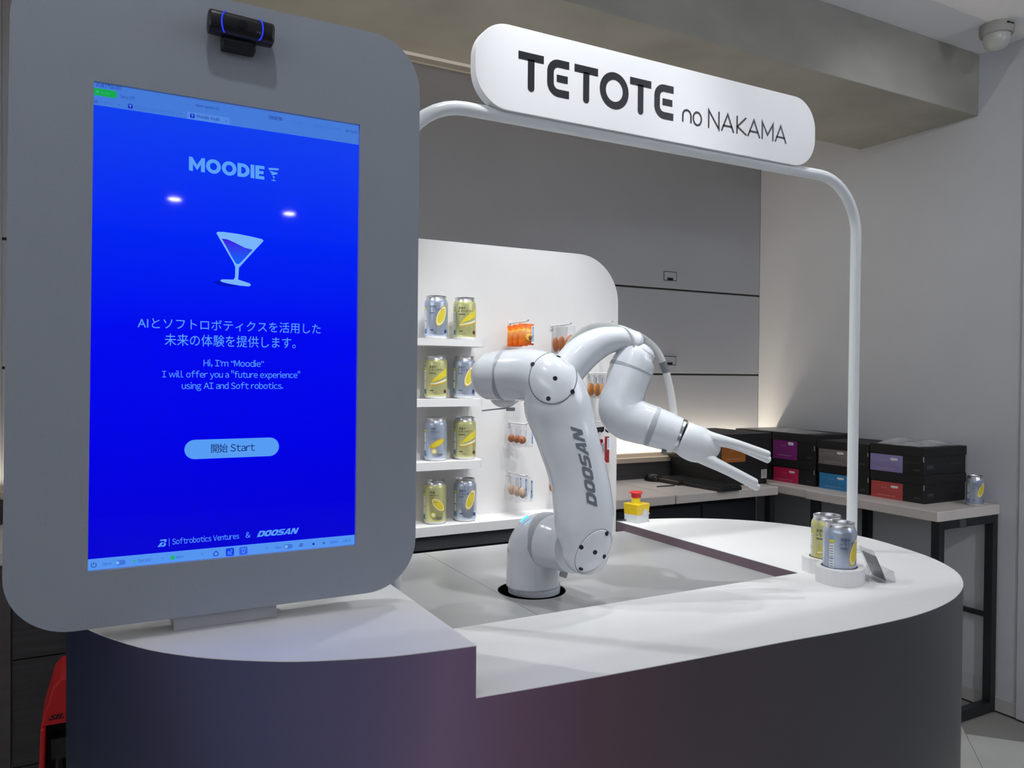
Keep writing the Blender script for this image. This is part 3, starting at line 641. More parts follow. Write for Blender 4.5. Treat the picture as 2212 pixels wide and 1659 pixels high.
# ================================================================ robot arm
rb = thing('robot_arm', 'glossy white jointed robot arm rising from the round hole in the counter', 'robot', (.8195, 1.411, -.58))
view = lambda p: Vector(p).normalized()
def rsweep(g, S, seg=36, k=6, mi=0, capa=False, capb=False, wobble=None):
    """sections (px, py, depth m, half width px, half depth m); tapered organic tube"""
    if capa: S = dome(S, 0)
    if capb: S = dome(S, 1)
    Q = cat_open(S, k); P = [U(q[0], q[1], d=q[2]) for q in Q]; n = len(P); V = []
    for i, (p, q) in enumerate(zip(P, Q)):
        t = (P[min(i+1, n-1)]-P[max(i-1, 0)]).normalized(); vw = view(p)
        e1 = vw.cross(t)
        e1 = e1.normalized() if e1.length > 1e-4 else Vector((0, 0, 1))
        e2 = t.cross(e1).normalized(); ra = max(q[3], .05)*q[2]/F_PX; rbb = max(q[4], 1e-5)
        for j in range(seg):
            a = 2*math.pi*j/seg; V.append(p+e1*math.cos(a)*ra+e2*math.sin(a)*rbb)
    Fs = [(j*seg+i, j*seg+(i+1) % seg, (j+1)*seg+(i+1) % seg, (j+1)*seg+i) for j in range(n-1) for i in range(seg)]
    Fs += [tuple(reversed(range(seg))), tuple(range((n-1)*seg, n*seg))]
    g.add(V, Fs, mi); return g
def dome(S, end, f=.75):
    """round off an end with an ellipsoidal cap"""
    S = list(S)
    if end: S = S[::-1]
    a, b = S[0], S[1]
    dx, dy, dd = a[0]-b[0], a[1]-b[1], a[2]-b[2]; L = math.hypot(dx, dy) or 1
    ux, uy = dx/L, dy/L; ud = dd/L; out = []
    for th in (85, 72, 55, 35, 15):
        s_, c = math.sin(math.radians(th)), math.cos(math.radians(th)); h = a[3]*f*s_
        out.append((a[0]+ux*h, a[1]+uy*h, a[2]+ud*h, a[3]*c, a[4]*c))
    S = out+S
    return S[::-1] if end else S
def rings(S, seg=40, k=6):
    Q = cat_open(S, k); P = [U(q[0], q[1], d=q[2]) for q in Q]; n = len(P); out = []
    for i, (p, q) in enumerate(zip(P, Q)):
        t = (P[min(i+1, n-1)]-P[max(i-1, 0)]).normalized(); vw = view(p); e1 = vw.cross(t)
        e1 = e1.normalized() if e1.length > 1e-4 else Vector((0, 0, 1)); e2 = t.cross(e1).normalized()
        ra = max(q[3], .05)*q[2]/F_PX; r2 = max(q[4], 1e-5)
        out.append((p, e1, e2, ra, r2))
    return out
def chain(S, cuts, seg=44, k=6):
    """one continuous skin cut into parts at section numbers: cuts = (from, to, name, material, swell)"""
    Rg = rings(S, seg, k); made = []
    for a, b_, nm, mt_, sw in cuts:
        i0, i1 = int(round(a*k)), min(int(round(b_*k)), len(Rg)-1); V = []
        for (p, e1, e2, ra, r2) in Rg[i0:i1+1]:
            for j_ in range(seg):
                an = 2*math.pi*j_/seg; V.append(p+e1*math.cos(an)*(ra*sw)+e2*math.sin(an)*(r2*sw))
        n = i1-i0+1
        Fs = [(q*seg+r, q*seg+(r+1) % seg, (q+1)*seg+(r+1) % seg, (q+1)*seg+r) for q in range(n-1) for r in range(seg)]+[tuple(reversed(range(seg))), tuple(range((n-1)*seg, n*seg))]
        made.append(mk(nm, G().add(V, Fs), mt_, rb, smooth=60))
    return made
# base column, bending into the shoulder
BD = 1.627
g = G()
g.lathe([(.0550, -.58), (.0550, -.470), (.0550, -.452), (.0553, -.440)], (.8195, 1.411, 0), seg=48)
mk('base_foot', g, ROBOT, rb, smooth=40)
mk('seal_ring', G().lathe([(.0545, -.4400), (.0545, -.4330)], (.8195, 1.411, 0), seg=48), ROBOTR, rb, smooth=40)
chain([(1150.5, 1262, BD, 57, .0555), (1150.5, 1235, BD, 56.5, .0553), (1151, 1210, BD, 56.5, .0552), (1155, 1187, BD-.002, 59, .0555), (1166, 1172, BD-.008, 61, .056), (1182, 1167, BD-.022, 60, .056), (1188, 1168.5, BD-.028, 59.5, .056), (1202, 1172.5, BD-.040, 58, .055), (1222, 1179, BD-.06, 56, .052), (1242, 1184, BD-.085, 54, .05)],
      [(0, 5, 'base_housing', ROBOT, 1), (5, 6, 'seal_ring', ROBOTR, 1.005), (6, 9, 'shoulder_housing', ROBOT, 1)])
# elbow barrel, seal and long curved upper arm as one run
def endcap(a, sgnx, sgny, f=.75, sd=0.0):
    out = []
    for th in (88, 80, 68, 52, 34, 16):
        s1, c1 = math.sin(math.radians(th)), math.cos(math.radians(th)); out.append((a[0]+sgnx*a[3]*f*s1, a[1]+sgny*a[3]*f*s1, a[2]+sd*a[3]*f*s1, a[3]*c1, a[4]*c1))
    return out
e0 = (1062, 813, 1.5700, 51, .049)
UA = endcap(e0, -1, .02, .72, .0005)+[e0, (1078, 812, 1.5620, 53.3, .051), (1091, 811, 1.5555, 54.4, .052), (1095, 811, 1.5535, 54.6, .052), (1118, 810, 1.542, 55.5, .053), (1144, 811, 1.529, 57.5, .053), (1170, 818, 1.514, 60, .053), (1188, 834, 1.504, 66, .052), (1199, 858, 1.500, 70, .051), (1206, 885, 1.497, 72, .050), (1218, 922, 1.494, 68, .047), (1230, 960, 1.490, 66, .045), (1243, 1005, 1.487, 63.5, .044), (1254, 1050, 1.484, 63.5, .044), (1259.5, 1095, 1.481, 65, .045), (1262, 1130, 1.480, 64, .046), (1265, 1160, 1.480, 60, .046), (1265, 1188, 1.480, 51.5, .044)]
nL = len(UA); UA += endcap(UA[-1], 0.0, 1, 1.02)[::-1]
chain(UA, [(0, 8, 'elbow_housing', ROBOT, 1), (8, 9, 'seal_ring', ROBOTR, 1.012), (9, len(UA)-1, 'upper_arm', ROBOT, 1)])
g = G(); rsweep(g, [(1088, 826, 1.600, 34, .034), (1090, 842, 1.600, 35, .036), (1091, 856, 1.600, 33, .036)], capb=True); mk('elbow_underside', g, ROBOT, rb, smooth=60)
p = U(1103, 884, d=1.60); g = G().obox(p, R_, (0, 0, 1), fw, .009, .0035, .006); g.tube([U(1100, 881, d=1.6), U(1070, 884, d=1.61), U(1041, 887, d=1.62)], .0016, 8)
mk('sensor_bracket', g, ROBOTR, rb)
from mathutils.bvhtree import BVHTree
og = origin_of(rb)
ua = [o for o in bpy.data.objects if o.name.startswith('upper_arm')][0]
bvh = BVHTree.FromPolygons([v.co+og for v in ua.data.vertices], [tuple(p.vertices) for p in ua.data.polygons])
def on_arm(px, py, lift=.0005):
    q = U(px, py, d=1.3); dr_ = view(q); hit = bvh.ray_cast(q, dr_)
    if hit[0] is None:
        hit = bvh.find_nearest(U(px, py, d=1.5))
    n = hit[1] if hit[1].dot(dr_) < 0 else -hit[1]
    return hit[0]+n*lift, n
def fitted_lid(cx, cy, a1, a2, screws):
    """round lid moulded to the arm surface, with a fine dark seam and hex screws"""
    def P(r, an, lift): return on_arm(cx+r*(a1[0]*math.cos(an)+a2[0]*math.sin(an)), cy+r*(a1[1]*math.cos(an)+a2[1]*math.sin(an)), lift)[0]
    N = 64; V = [P(0, 0, .0016)]; Fs = []
    RS = (.2, .4, .6, .8, .93, .975, .99)
    for r in RS:
        lf = .0016 if r < .975 else (.0013 if r < .98 else .0002)
        for i in range(N): V.append(P(r, 2*math.pi*i/N, lf))
    Fs += [(0, 1+i, 1+(i+1) % N) for i in range(N)]
    for q in range(len(RS)-1):
        for i in range(N): Fs.append((1+q*N+i, 1+(q+1)*N+i, 1+(q+1)*N+(i+1) % N, 1+q*N+(i+1) % N))
    lid = mk('joint_lid', G().add(V, Fs), ROBOT, rb, smooth=60)
    V = []
    for r in (.985, 1.012):
        for i in range(N): V.append(P(r, 2*math.pi*i/N, .0005))
    mk('lid_seam', G().add(V, [(i, N+i, N+(i+1) % N, (i+1) % N) for i in range(N)]), mat('seam_dark_grey', (74, 78, 88), .5), lid, fixn=False)
    for u, v in screws:
        q, n = on_arm(cx+a1[0]*u+a2[0]*v, cy+a1[1]*u+a2[1]*v, .0014)
        mk('screw', G().lathe([(.0001, .0010), (.0017, .0010), (.0018, .0003), (.0032, .0006), (.0044, .0004), (.0044, -.001)], q, n, 20), mat('screw_dark', (46, 48, 54), .35, metal=.5), lid, smooth=40)
fitted_lid(1194.5, 817, (10, -55.5), (50.5, 8), [(0, .1), (.84, .02), (-.74, -.02), (.0, 0.0)] and [(0, .09), (.83, .06), (.40, -.94), (-.40, .90), (-.80, -.03)])
fitted_lid(1281, 1190, (30, -44), (25, 16), [(0, .15), (.88, .08), (-.86, .0), (-.12, -.86), (.05, .86)])
# forearm
g = G()
rsweep(g, [(1205, 838, 1.60, 36, .040), (1222, 806, 1.605, 37.5, .040), (1243, 779, 1.61, 38.5, .040), (1268, 756, 1.615, 37, .039), (1297, 740, 1.62, 33, .036), (1325, 733, 1.625, 28, .033), (1348, 733, 1.63, 25, .032), (1368, 741, 1.633, 27, .034)], capa=True, capb=True)
mk('forearm', g, ROBOT, rb, smooth=60)
c0 = (1383, 762, 1.632, 33, .036)
WR = endcap(c0, .45, -.80, .7)+[c0, (1375, 772, 1.630, 42, .042), (1369, 785, 1.628, 46.5, .044), (1364, 796, 1.627, 47.5, .045), (1362, 802, 1.6265, 47.3, .045), (1355, 822, 1.624, 46.5, .045), (1348, 846, 1.622, 46, .045), (1342, 867, 1.620, 47.5, .0455), (1342, 886, 1.618, 50, .046), (1355, 901, 1.616, 50, .046), (1378, 911, 1.612, 47, .045), (1400, 917.5, 1.608, 45, .044), (1407, 920, 1.606, 44.6, .0436), (1413, 922.2, 1.605, 44.4, .0432), (1438, 931, 1.602, 42, .041), (1463, 939.8, 1.598, 39.4, .0382), (1465, 940.5, 1.598, 37.4, .0366), (1473, 943.3, 1.596, 37.0, .0362)]
chain(WR, [(0, 9, 'wrist_crown', ROBOT, 1), (9, 10, 'seal_ring', ROBOTR, 1.008), (10, 18, 'wrist_elbow', ROBOT, 1), (18, 19, 'seal_ring', ROBOTR, 1.008), (19, 21, 'wrist_barrel', ROBOT, 1), (22, 23, 'steel_flange', CHROME, 1.015)])
p = U(1434, 977, d=1.592); mk('connector_stub', G().obox(p, (R_*.95+D_*.3), (D_*.95-R_*.3), fw, .0048, .0042, .005), mat('stub', (130, 132, 130), .4), rb, bevel=.001)
p = U(1217, 1240, d=1.56); mk('connector_stub', G().obox(p, (R_*.95+D_*.3), (D_*.95-R_*.3), fw, .0075, .0055, .007), mat('stub2', (170, 172, 172), .4), rb, bevel=.001)
# soft gripper: palm and four fingers fused into one skin
g = G()
rsweep(g, [(1472, 943, 1.596, 36, .035), (1480, 947, 1.595, 37.5, .036), (1494, 955, 1.595, 40, .036), (1508, 960, 1.596, 40, .034), (1522, 963, 1.597, 36, .030), (1536, 966, 1.598, 26, .024)], capb=True)
def finger(P): rsweep(g, P, seg=20, k=5, capa=True, capb=True)
finger([(1500, 938, 1.594, 20, .020), (1530, 945, 1.588, 15, .015), (1556, 950, 1.582, 11.5, .0115), (1590, 958.5, 1.580, 9.6, .0095), (1625, 970, 1.580, 9.0, .0088), (1658, 981.5, 1.580, 8.6, .0085)])
finger([(1510, 950, 1.604, 18, .018), (1540, 953, 1.610, 14, .014), (1565, 956, 1.614, 10.5, .0105), (1600, 967, 1.616, 9, .009), (1630, 980, 1.616, 8.7, .0085), (1659, 992.5, 1.616, 8.6, .0085)])
finger([(1490, 972, 1.592, 20, .020), (1520, 987, 1.585, 15, .015), (1550, 1002, 1.580, 11.5, .0115), (1580, 1016, 1.578, 9.8, .0095), (1608, 1030, 1.578, 9.2, .0088), (1631, 1042, 1.578, 8.8, .0085)])
finger([(1498, 976, 1.606, 18, .018), (1526, 993, 1.611, 14, .014), (1555, 1009, 1.614, 10.5, .0105), (1585, 1025, 1.616, 9, .009), (1612, 1040, 1.616, 8.7, .0085), (1635, 1052.5, 1.616, 8.6, .0085)])
# webbing between the two finger pairs
rsweep(g, [(1536, 946, 1.598, 10, .020), (1541, 962, 1.598, 12, .020), (1538, 978, 1.598, 12, .020), (1531, 992, 1.598, 10, .020)], seg=20, capa=True, capb=True)
gp = mk('soft_gripper', g, GRIP, rb)
rm = gp.modifiers.new('fuse', 'REMESH'); rm.mode = 'VOXEL'; rm.voxel_size = .0016; rm.use_smooth_shade = True
smo = gp.modifiers.new('soften', 'SMOOTH'); smo.factor = .6; smo.iterations = 9
# flat hose over the forearm and its tie
hp = [(1222, 757, 1.655), (1240, 732, 1.655), (1266, 712, 1.655), (1298, 704, 1.652), (1332, 708, 1.648), (1362, 718, 1.645), (1392, 733, 1.642), (1417, 756, 1.640), (1434, 790, 1.634), (1445, 830, 1.626), (1452, 868, 1.618), (1456, 902, 1.610)]
hc = cat_open(hp, 5)
g = G(); P = [U(a, b2, d=c2) for a, b2, c2 in hc]
V = []; n = len(P)
for i, pnt in enumerate(P):
    t = (P[min(i+1, n-1)]-P[max(i-1, 0)]).normalized(); nn = view(pnt); e1 = nn.cross(t).normalized(); e3 = (e1*.78+nn*.62).normalized(); e4 = t.cross(e3).normalized()
    for j in range(12):
        a = 2*math.pi*j/12; V.append(pnt+e3*math.cos(a)*.0098+e4*math.sin(a)*.0032)
g.add(V, [(j*12+i, j*12+(i+1) % 12, (j+1)*12+(i+1) % 12, (j+1)*12+i) for j in range(n-1) for i in range(12)]+[tuple(range(12)), tuple(range((n-1)*12, n*12))])
hs = mk('flat_hose', g, HOSE, rb, smooth=60)
i0 = [i for i, q in enumerate(hc) if q[1] > 779 and q[0] > 1400][0]
g = G(); V = []
for pnt, i in ((P[i0+k], i0+k) for k in range(0, 4)):
    t = (P[i+1]-P[i-1]).normalized(); nn = view(pnt); e1 = nn.cross(t).normalized(); e3 = (e1*.78+nn*.62).normalized(); e4 = t.cross(e3).normalized()
    for j in range(12):
        a = 2*math.pi*j/12; V.append(pnt+e3*math.cos(a)*.0102+e4*math.sin(a)*.0037)
g.add(V, [(j*12+i, j*12+(i+1) % 12, (j+1)*12+(i+1) % 12, (j+1)*12+i) for j in range(3) for i in range(12)])
mk('hose_label', g, mat('hose_tag', (112, 118, 122), .5), hs, smooth=60, fixn=False)
g = G(); g.tube([U(*q[:2], d=q[2]) for q in cat_open([(1338, 705, 1.635), (1352, 709, 1.612), (1364, 722, 1.598), (1369, 737, 1.596), (1369, 752, 1.600), (1364, 760, 1.62)], 5)], .0022, 10); mk('cable_tie', g, HOSE, rb, smooth=60)
# status light on the shoulder
g = G(); g.tube([U(*q[:2], d=1.600) for q in cat_open([(1124, 1127, 0), (1130, 1121.5, 0), (1137, 1117, 0), (1142, 1115, 0)], 3)], .0022, 8); mk('status_light', g, mat('cyan_led', (90, 200, 255), emit=1.6), rb, smooth=60)
# lettering laid on the link surface, reading upwards
W_, wid = heavy_word('DOOSAN', .07, .36, True); tot = wid+.36
BR0, BR1 = (1290, 1095), (1254, 919); BL0, BL1 = (1269, 1096), (1231.5, 921)
def letter_pt(u, v):
    s_ = u/tot; bow = 9*math.sin(math.pi*s_)
    return on_arm((BR0[0]+(BR1[0]-BR0[0])*s_)*(1-v)+(BL0[0]+(BL1[0]-BL0[0])*s_)*v+bow*.6, (BR0[1]+(BR1[1]-BR0[1])*s_)*(1-v)+(BL0[1]+(BL1[1]-BL0[1])*s_)*v, .0006)[0]
for lo in W_:
    g = G()
    def dens(l):
        out = []
        for a, c_ in zip(l, l[1:]+l[:1]):
            nn = max(1, int(math.hypot(c_[0]-a[0], c_[1]-a[1])/.14))
            out += [(a[0]+(c_[0]-a[0])*q/nn, a[1]+(c_[1]-a[1])*q/nn) for q in range(nn)]
        return out
    g.flatpoly([dens(l) for l in lo], letter_pt)
    mk('letter', g, mat('robot_letter', (112, 118, 128), .35), rb, fixn=False)

# ================================================================ display shelf behind the counter
PY = 2.110
su = thing('display_shelf', 'white display back panel with rounded corner and four shelves behind the robot', 'shelf', (.91, PY, FL))
mk('back_panel', G().prism([rrect(.28, 1.5385, FL, .3905, [.004, .155, .155, .004], 12)], f3, PY, PY+.03), SHELFW, su, bevel=.001)
mk('backing_board', G().box(.32, .972, PY-.012, PY, -.452, .098), SHELFW, su)
SHZ = [(.0985, .0785), (-.0705, -.0915), (-.2455, -.2685), (-.4240, -.4520)]
for i, (zt, zb) in enumerate(SHZ):
    if i < 3: g = G().prism([rrect(.32, 1.0015-(.006 if i else 0), 2.0, PY, [.03, .001, .001, .03], 8)], XY, zb, zt)
    else: g = G().prism([[(.28, 2.0), (1.452, 2.0), (1.452, PY), (.28, PY)]], XY, zb, zt)
    mk('shelf_board', g, SHELFW, su, bevel=.001)
mk('cabinet_front', G().box(.28, 1.435, 2.03, PY, -.4955, -.452), mat('cabinet_grey', (120, 121, 126), .5), su)
mk('cabinet_base', G().box(.30, 1.435, 2.045, PY, FL, -.4955), mat('cabinet_dark', (72, 76, 82), .6), su)

# ---- cans
def can_profile(open_=False):
    p = [(.001, .004), (.0240, .004), (.0262, 0), (.0285, .0015), (.0312, .0070), (.0330, .0125), (.0330, .1010), (.0322, .1055), (.0300, .1105), (.0284, .1140), (.0278, .1170), (.0290, .1195), (.0290, .1215), (.0278, .1220)]
    if open_: return p+[(.0268, .1200), (.0262, .1140), (.0300, .1080), (.0318, .1000), (.0318, .0080), (.001, .0060)]
    return p+[(.0266, .1205), (.0262, .1165), (.001, .1165)]
CANY = mat('can_yellow', (206, 204, 146), .28, metal=.45); CANS = mat('can_silver', (186, 196, 214), .26, metal=.55); ALU = mat('can_aluminium', (215, 216, 218), .25, metal=.9); BAND = mat('can_foot', (228, 230, 232), .35, metal=.2)
LEM = mat('lemon_print', (226, 206, 60), .35); LEM2 = mat('lemon_rind', (214, 172, 30), .35); LEMW = mat('lemon_pith', (240, 238, 214), .35)
KB = mat('print_black', (40, 38, 36), .4); KN = mat('print_navy', (40, 62, 130), .4); KG = mat('print_grey', (110, 116, 120), .4); KR = mat('print_maroon', (100, 40, 40), .4); KYL = mat('print_yellow', (222, 212, 40), .4); KLB = mat('print_lightblue', (110, 165, 210), .4); KW = mat('print_white', (235, 238, 240), .4)
def wrapc(u, v, k=0):
    """u = metres round the can from its front, v = height"""
    r = .03312+k*.00006; a = u/.033
    return (math.sin(a)*r, -math.cos(a)*r, v)
def subpoly(loop, n=3):
    out = []
    for i in range(len(loop)):
        a, b = loop[i], loop[(i+1) % len(loop)]
        for j in range(n): out.append((a[0]+(b[0]-a[0])*j/n, a[1]+(b[1]-a[1])*j/n))
    return out
def wedge_strip(g, u0, u1, lo, hi, mi, k, n=10):
    """area between two height curves lo(t), hi(t) wrapped as quads"""
    V = []
    for i in range(n+1):
        t = i/n; u = u0+(u1-u0)*t; V += [wrapc(u, lo(t), k), wrapc(u, hi(t), k)]
    g.add(V, [(2*i, 2*i+2, 2*i+3, 2*i+1) for i in range(n)], mi)
def ell_strip(g, cu, cv, a, b, rot, mi, k, n=14):
    """rotated ellipse wrapped round the can in vertical slices"""
    c, s_ = math.cos(rot), math.sin(rot); A = (c*c/a**2+s_*s_/b**2); B = 2*c*s_*(1/a**2-1/b**2); Cc = (s_*s_/a**2+c*c/b**2)
    um = math.sqrt(a*a*c*c+b*b*s_*s_)
    def lo_hi(t):
        u = -math.cos(math.pi*t)*um*.9999; D = max(0, (B*u)**2-4*Cc*(A*u*u-1)); q = math.sqrt(D)
        return u, (-B*u-q)/(2*Cc), (-B*u+q)/(2*Cc)
    V = []
    for i in range(n+1):
        u, l, h_ = lo_hi(i/n); V += [wrapc(cu+u, cv+l, k), wrapc(cu+u, cv+h_, k)]
    g.add(V, [(2*i, 2*i+2, 2*i+3, 2*i+1) for i in range(n)], mi)
def make_can(kind, open_=False):
    """kind: original / plain / real_plain / real_original"""
    yellow = 'original' in kind
    t = thing('beverage_can', 'can', 'can', (0, 0, 0))
    g = G(); pr = can_profile(open_); body = CANY if yellow else CANS
    i1, i2 = 4, 8
    def part(a, b_, mi):
        gg = G(); seg = 40; V = []
        for r, h in pr[a:b_+1]:
            for i in range(seg): q = 2*math.pi*i/seg; V.append((r*math.cos(q), r*math.sin(q), h))
        g.add(V, [(j*seg+i, j*seg+(i+1) % seg, (j+1)*seg+(i+1) % seg, (j+1)*seg+i) for j in range(b_-a) for i in range(seg)], mi)
    part(0, 4, 1); part(4, 8, 0); part(8, len(pr)-1, 2)
    mk('can_body', g, [body, BAND, ALU], t, smooth=35, weld=True)
    ink = KB if yellow else KN
    g = G()
    M_ = [ink, LEM, LEM2, LEMW, KG, KR if yellow else KN, KYL, KLB, KW]
    W = lambda k: (lambda u, v: wrapc(u, v, k))
    if kind == 'original':
        wedge_strip(g, -.012, .038, lambda t: .044+.022*t, lambda t: .046+.044*t**.75, 1, 1)
        wedge_strip(g, -.016, .036, lambda t: .037+.011*t**1.6, lambda t: .0425+.012*t**1.6, 2, 2)
        wedge_strip(g, -.014, .036, lambda t: .0405+.0115*t**1.6, lambda t: .0440+.014*t**1.6, 3, 3)
    elif kind == 'plain':
        for (sc_, mi, k) in ((1, 2, 1), (.9, 3, 2), (.74, 1, 3)): ell_strip(g, .017, .064, .031*sc_, .0135*sc_, math.radians(68), mi, k)
    elif kind == 'real_plain':
        for (sc_, mi, k) in ((1, 2, 1), (.80, 1, 2)): ell_strip(g, .006, .050, .0245*sc_, .0085*sc_, math.radians(28), mi, k)
    else:
        for (sc_, mi, k) in ((1, 2, 1), (.9, 3, 2), (.76, 1, 3)): ell_strip(g, .012, .056, .026*sc_, .0125*sc_, math.radians(-42), mi, k)
    if kind in ('original', 'plain'):
        put_text(g, '未来の', -.0175, .0025, .0868, .0062, W(4), 0, .006)
        put_text(g, 'レモンサワー', -.0175, .026, .0785, .0058, W(4), 0, .006)
        put_text(g, 'ORIGINAL' if yellow else 'PLAIN', -.0175, .002 if yellow else -.005, .0705, .0038, W(4), 0, .02)
        g.add([W(4)(u, v) for u, v in ((-.0175, .0682), (.0, .0682), (.0, .0687), (-.0175, .0687))], [(0, 1, 2, 3)], 4)
        put_text(g, 'Asahi', -.0175, -.005, .0225, .0042, W(4), 0, .035, .3)
        put_text(g, 'リキュール(発泡性)①', -.0175, .006, .0175, .0020, W(4), 4)
        put_text(g, '果汁13% Alc.5%', -.0175, .004, .0140, .0021, W(4), 4)
        ell_strip(g, .031, .021, .0055, .0055, 0, 5, 4)
    else:
        put_text(g, '本物', -.013, .001, .088, .0062, W(4), 0, .006)
        for i, s_ in enumerate(('果実を感じる', 'まじめに', 'つくった', 'レモンサワー')): put_text(g, s_, -.013, (.012, .0, .0, .010)[i], .081-.0065*i, .0036, W(4), 0, .004)
        ell_strip(g, -.003, .028, .0078, .0078, 0, 1, 4)
        ell_strip(g, -.003, .028, .0052, .0052, 0, 3, 5)
        wedge_strip(g, .006, .022, lambda t: .016, lambda t: .0215, 4, 4, 6); 
    # information column round the left side
    uu = -.0335
    for v0, v1, mi in ((.0905, .0945, 7), (.082, .0885, 6), (.052, .080, 8), (.030, .049, 8), (.014, .028, 7)):
        wedge_strip(g, uu-.006, uu+.004, lambda t: v0, lambda t: v1, mi, 4, 4)
    for i in range(9): wedge_strip(g, uu-.0045, uu+.002, lambda t: .0325+i*.0052, lambda t: .0338+i*.0052, 0, 5, 3)
    for i in range(8): wedge_strip(g, uu-.005+i*.0011, uu-.0045+i*.0011, lambda t: .015, lambda t: .027, 0, 5, 1)
    mk('can_print', g, M_, t, smooth=60, fixn=False)
    if open_: mk('can_bottom_inside', G().lathe([(.001, .0065), (.0315, .0065)], (0, 0, 0)), ALU, t)
    else:
        g = G().prism([rrect(-.006, .006, -.004, .010, .004, 5)], XY, .1165, .1172); g.lathe([(.001, .1172), (.0035, .1178)], (0, -.001, 0), seg=12)
        mk('ring_pull', g, ALU, t)
    return t
can_o, can_p, can_rp, can_ro = make_can('original'), make_can('plain'), make_can('real_plain'), make_can('real_original')
GRPC = 'lemon drink cans on the display shelf'
RZ = math.radians(-25)
X1, X2 = .8605, .9495; CY = 2.048
def setcan(o, x, y, z, rz, label, group=None):
    o.location = (x, y, z); o.rotation_euler.z = rz; o['label'] = label
    if group: o['group'] = group
setcan(can_p, X1, CY, SHZ[0][0], RZ, 'silver-blue lemon drink can at the left of the top shelf', GRPC)
setcan(can_o, X2, CY, SHZ[0][0], RZ, 'pale yellow lemon drink can at the right end of the top shelf', GRPC)
dup(can_o, (X1, CY, SHZ[1][0]), RZ, 'pale yellow lemon drink can on the second shelf beside the kiosk', GRPC)
dup(can_p, (X2, CY, SHZ[1][0]), RZ, 'silver-blue lemon drink can on the second shelf next to the robot elbow', GRPC)
setcan(can_rp, X1+.001, CY, SHZ[2][0], RZ, 'silver can with a long slanted lemon on the third shelf', GRPC)
dup(can_o, (X2+.003, CY, SHZ[2][0]), RZ, 'pale yellow lemon drink can at the right end of the third shelf', GRPC)
setcan(can_ro, X1, CY, SHZ[3][0], RZ, 'yellow can with a tilted lemon slice on the bottom shelf', GRPC)
dup(can_p, (X2+.006, CY, SHZ[3][0]), RZ, 'silver-blue lemon drink can on the bottom shelf', GRPC)
dup(can_p, (3.196, 1.903, -.52), math.radians(-45), 'silver lemon drink can alone at the near end of the right bench beside the boxes', 'single can')
can_f = make_can('plain', True); setcan(can_f, 1.388, 1.110, ZT+.004, math.radians(-18), 'opened lidless silver can standing in the front hole of the white holder')
can_b = make_can('original', True); setcan(can_b, 1.4335, 1.180, ZT+.004, math.radians(-60), 'opened lidless yellow can behind the silver one in the white holder')

# ---- can holder
h = thing('can_holder', 'white two-hole can holder block on the right end of the counter', 'holder', (1.40, 1.14, ZT))
hl = []
ux = Vector((1.4335-1.388, 1.180-1.110)); ang = math.atan2(ux.y, ux.x)
def hloc(c, a, r): return (c[0]+r*math.cos(a), c[1]+r*math.sin(a))
c1, c2 = (1.388, 1.110), (1.4335, 1.180)
outl = [(1.3415, 1.128), (1.3385, 1.105), (1.3405, 1.084), (1.350, 1.070), (1.366, 1.062), (1.386, 1.0600), (1.404, 1.0635), (1.4215, 1.073), (1.4365, 1.0875), (1.4425, 1.0965), (1.441, 1.110), (1.436, 1.122), (1.4360, 1.131), (1.446, 1.138), (1.462, 1.146), (1.477, 1.157), (1.484, 1.172), (1.480, 1.190), (1.468, 1.208), (1.452, 1.222), (1.434, 1.229), (1.414, 1.228), (1.398, 1.217), (1.387, 1.200), (1.385, 1.182), (1.388, 1.166), (1.384, 1.157), (1.370, 1.152), (1.354, 1.143)]
hout = cat_open(outl+[outl[0]], 3)[:-1]
mk('holder_block', G().prism([hout, circ(*c1, .0362, 40), circ(*c2, .0362, 40)], XY, ZT+.003, ZT+.033), mat('holder_white', (236, 235, 236), .5), h, bevel=.0012)
mk('holder_floor', G().prism([hout], XY, ZT, ZT+.003), mat('holder_white', (236, 235, 236), .5), h)
# ---- acrylic stand with a card
s_ = thing('card_stand', 'small clear acrylic easel holding a grey card beside the can holder', 'stand', (1.47, 1.08, ZT))
CLR = bpy.data.materials.new('clear_acrylic'); CLR.use_nodes = True; nt = CLR.node_tree; nt.nodes.clear()
o_ = nt.nodes.new('ShaderNodeOutputMaterial'); mx = nt.nodes.new('ShaderNodeMixShader'); tr = nt.nodes.new('ShaderNodeBsdfTransparent'); gl = nt.nodes.new('ShaderNodeBsdfGlossy'); fr = nt.nodes.new('ShaderNodeLayerWeight')
gl.inputs['Roughness'].default_value = .08; fr.inputs[0].default_value = .12; tr.inputs[0].default_value = (.93, .93, .95, 1)
nt.links.new(fr.outputs['Facing'], mx.inputs[0]); nt.links.new(tr.outputs[0], mx.inputs[1]); nt.links.new(gl.outputs[0], mx.inputs[2]); nt.links.new(mx.outputs[0], o_.inputs[0])
nb = Vector((1.4795, 1.052)); fb = Vector((1.437, 1.098)); wdir = Vector((.80, .60)).normalized()     # card faces front right, seen nearly edge-on
lean = Vector((-.60, .80)).normalized()
def slab(g, p0, w_, hgt, dx, th, z0, z1, mi=0):
    a = Vector((p0.x, p0.y, z0)); b2 = a+Vector((w_.x, w_.y, 0))*hgt; top = Vector((dx.x, dx.y, 0))
    up = Vector((top.x, top.y, z1-z0)); nrm = (b2-a).cross(up).normalized()*th
    P = [a, b2, b2+up, a+up]; g.add([q for q in P]+[q+nrm for q in P], [(0, 1, 2, 3), (7, 6, 5, 4), (0, 4, 5, 1), (1, 5, 6, 2), (2, 6, 7, 3), (3, 7, 4, 0)], mi)
W3 = Vector((.42, .907)).normalized()
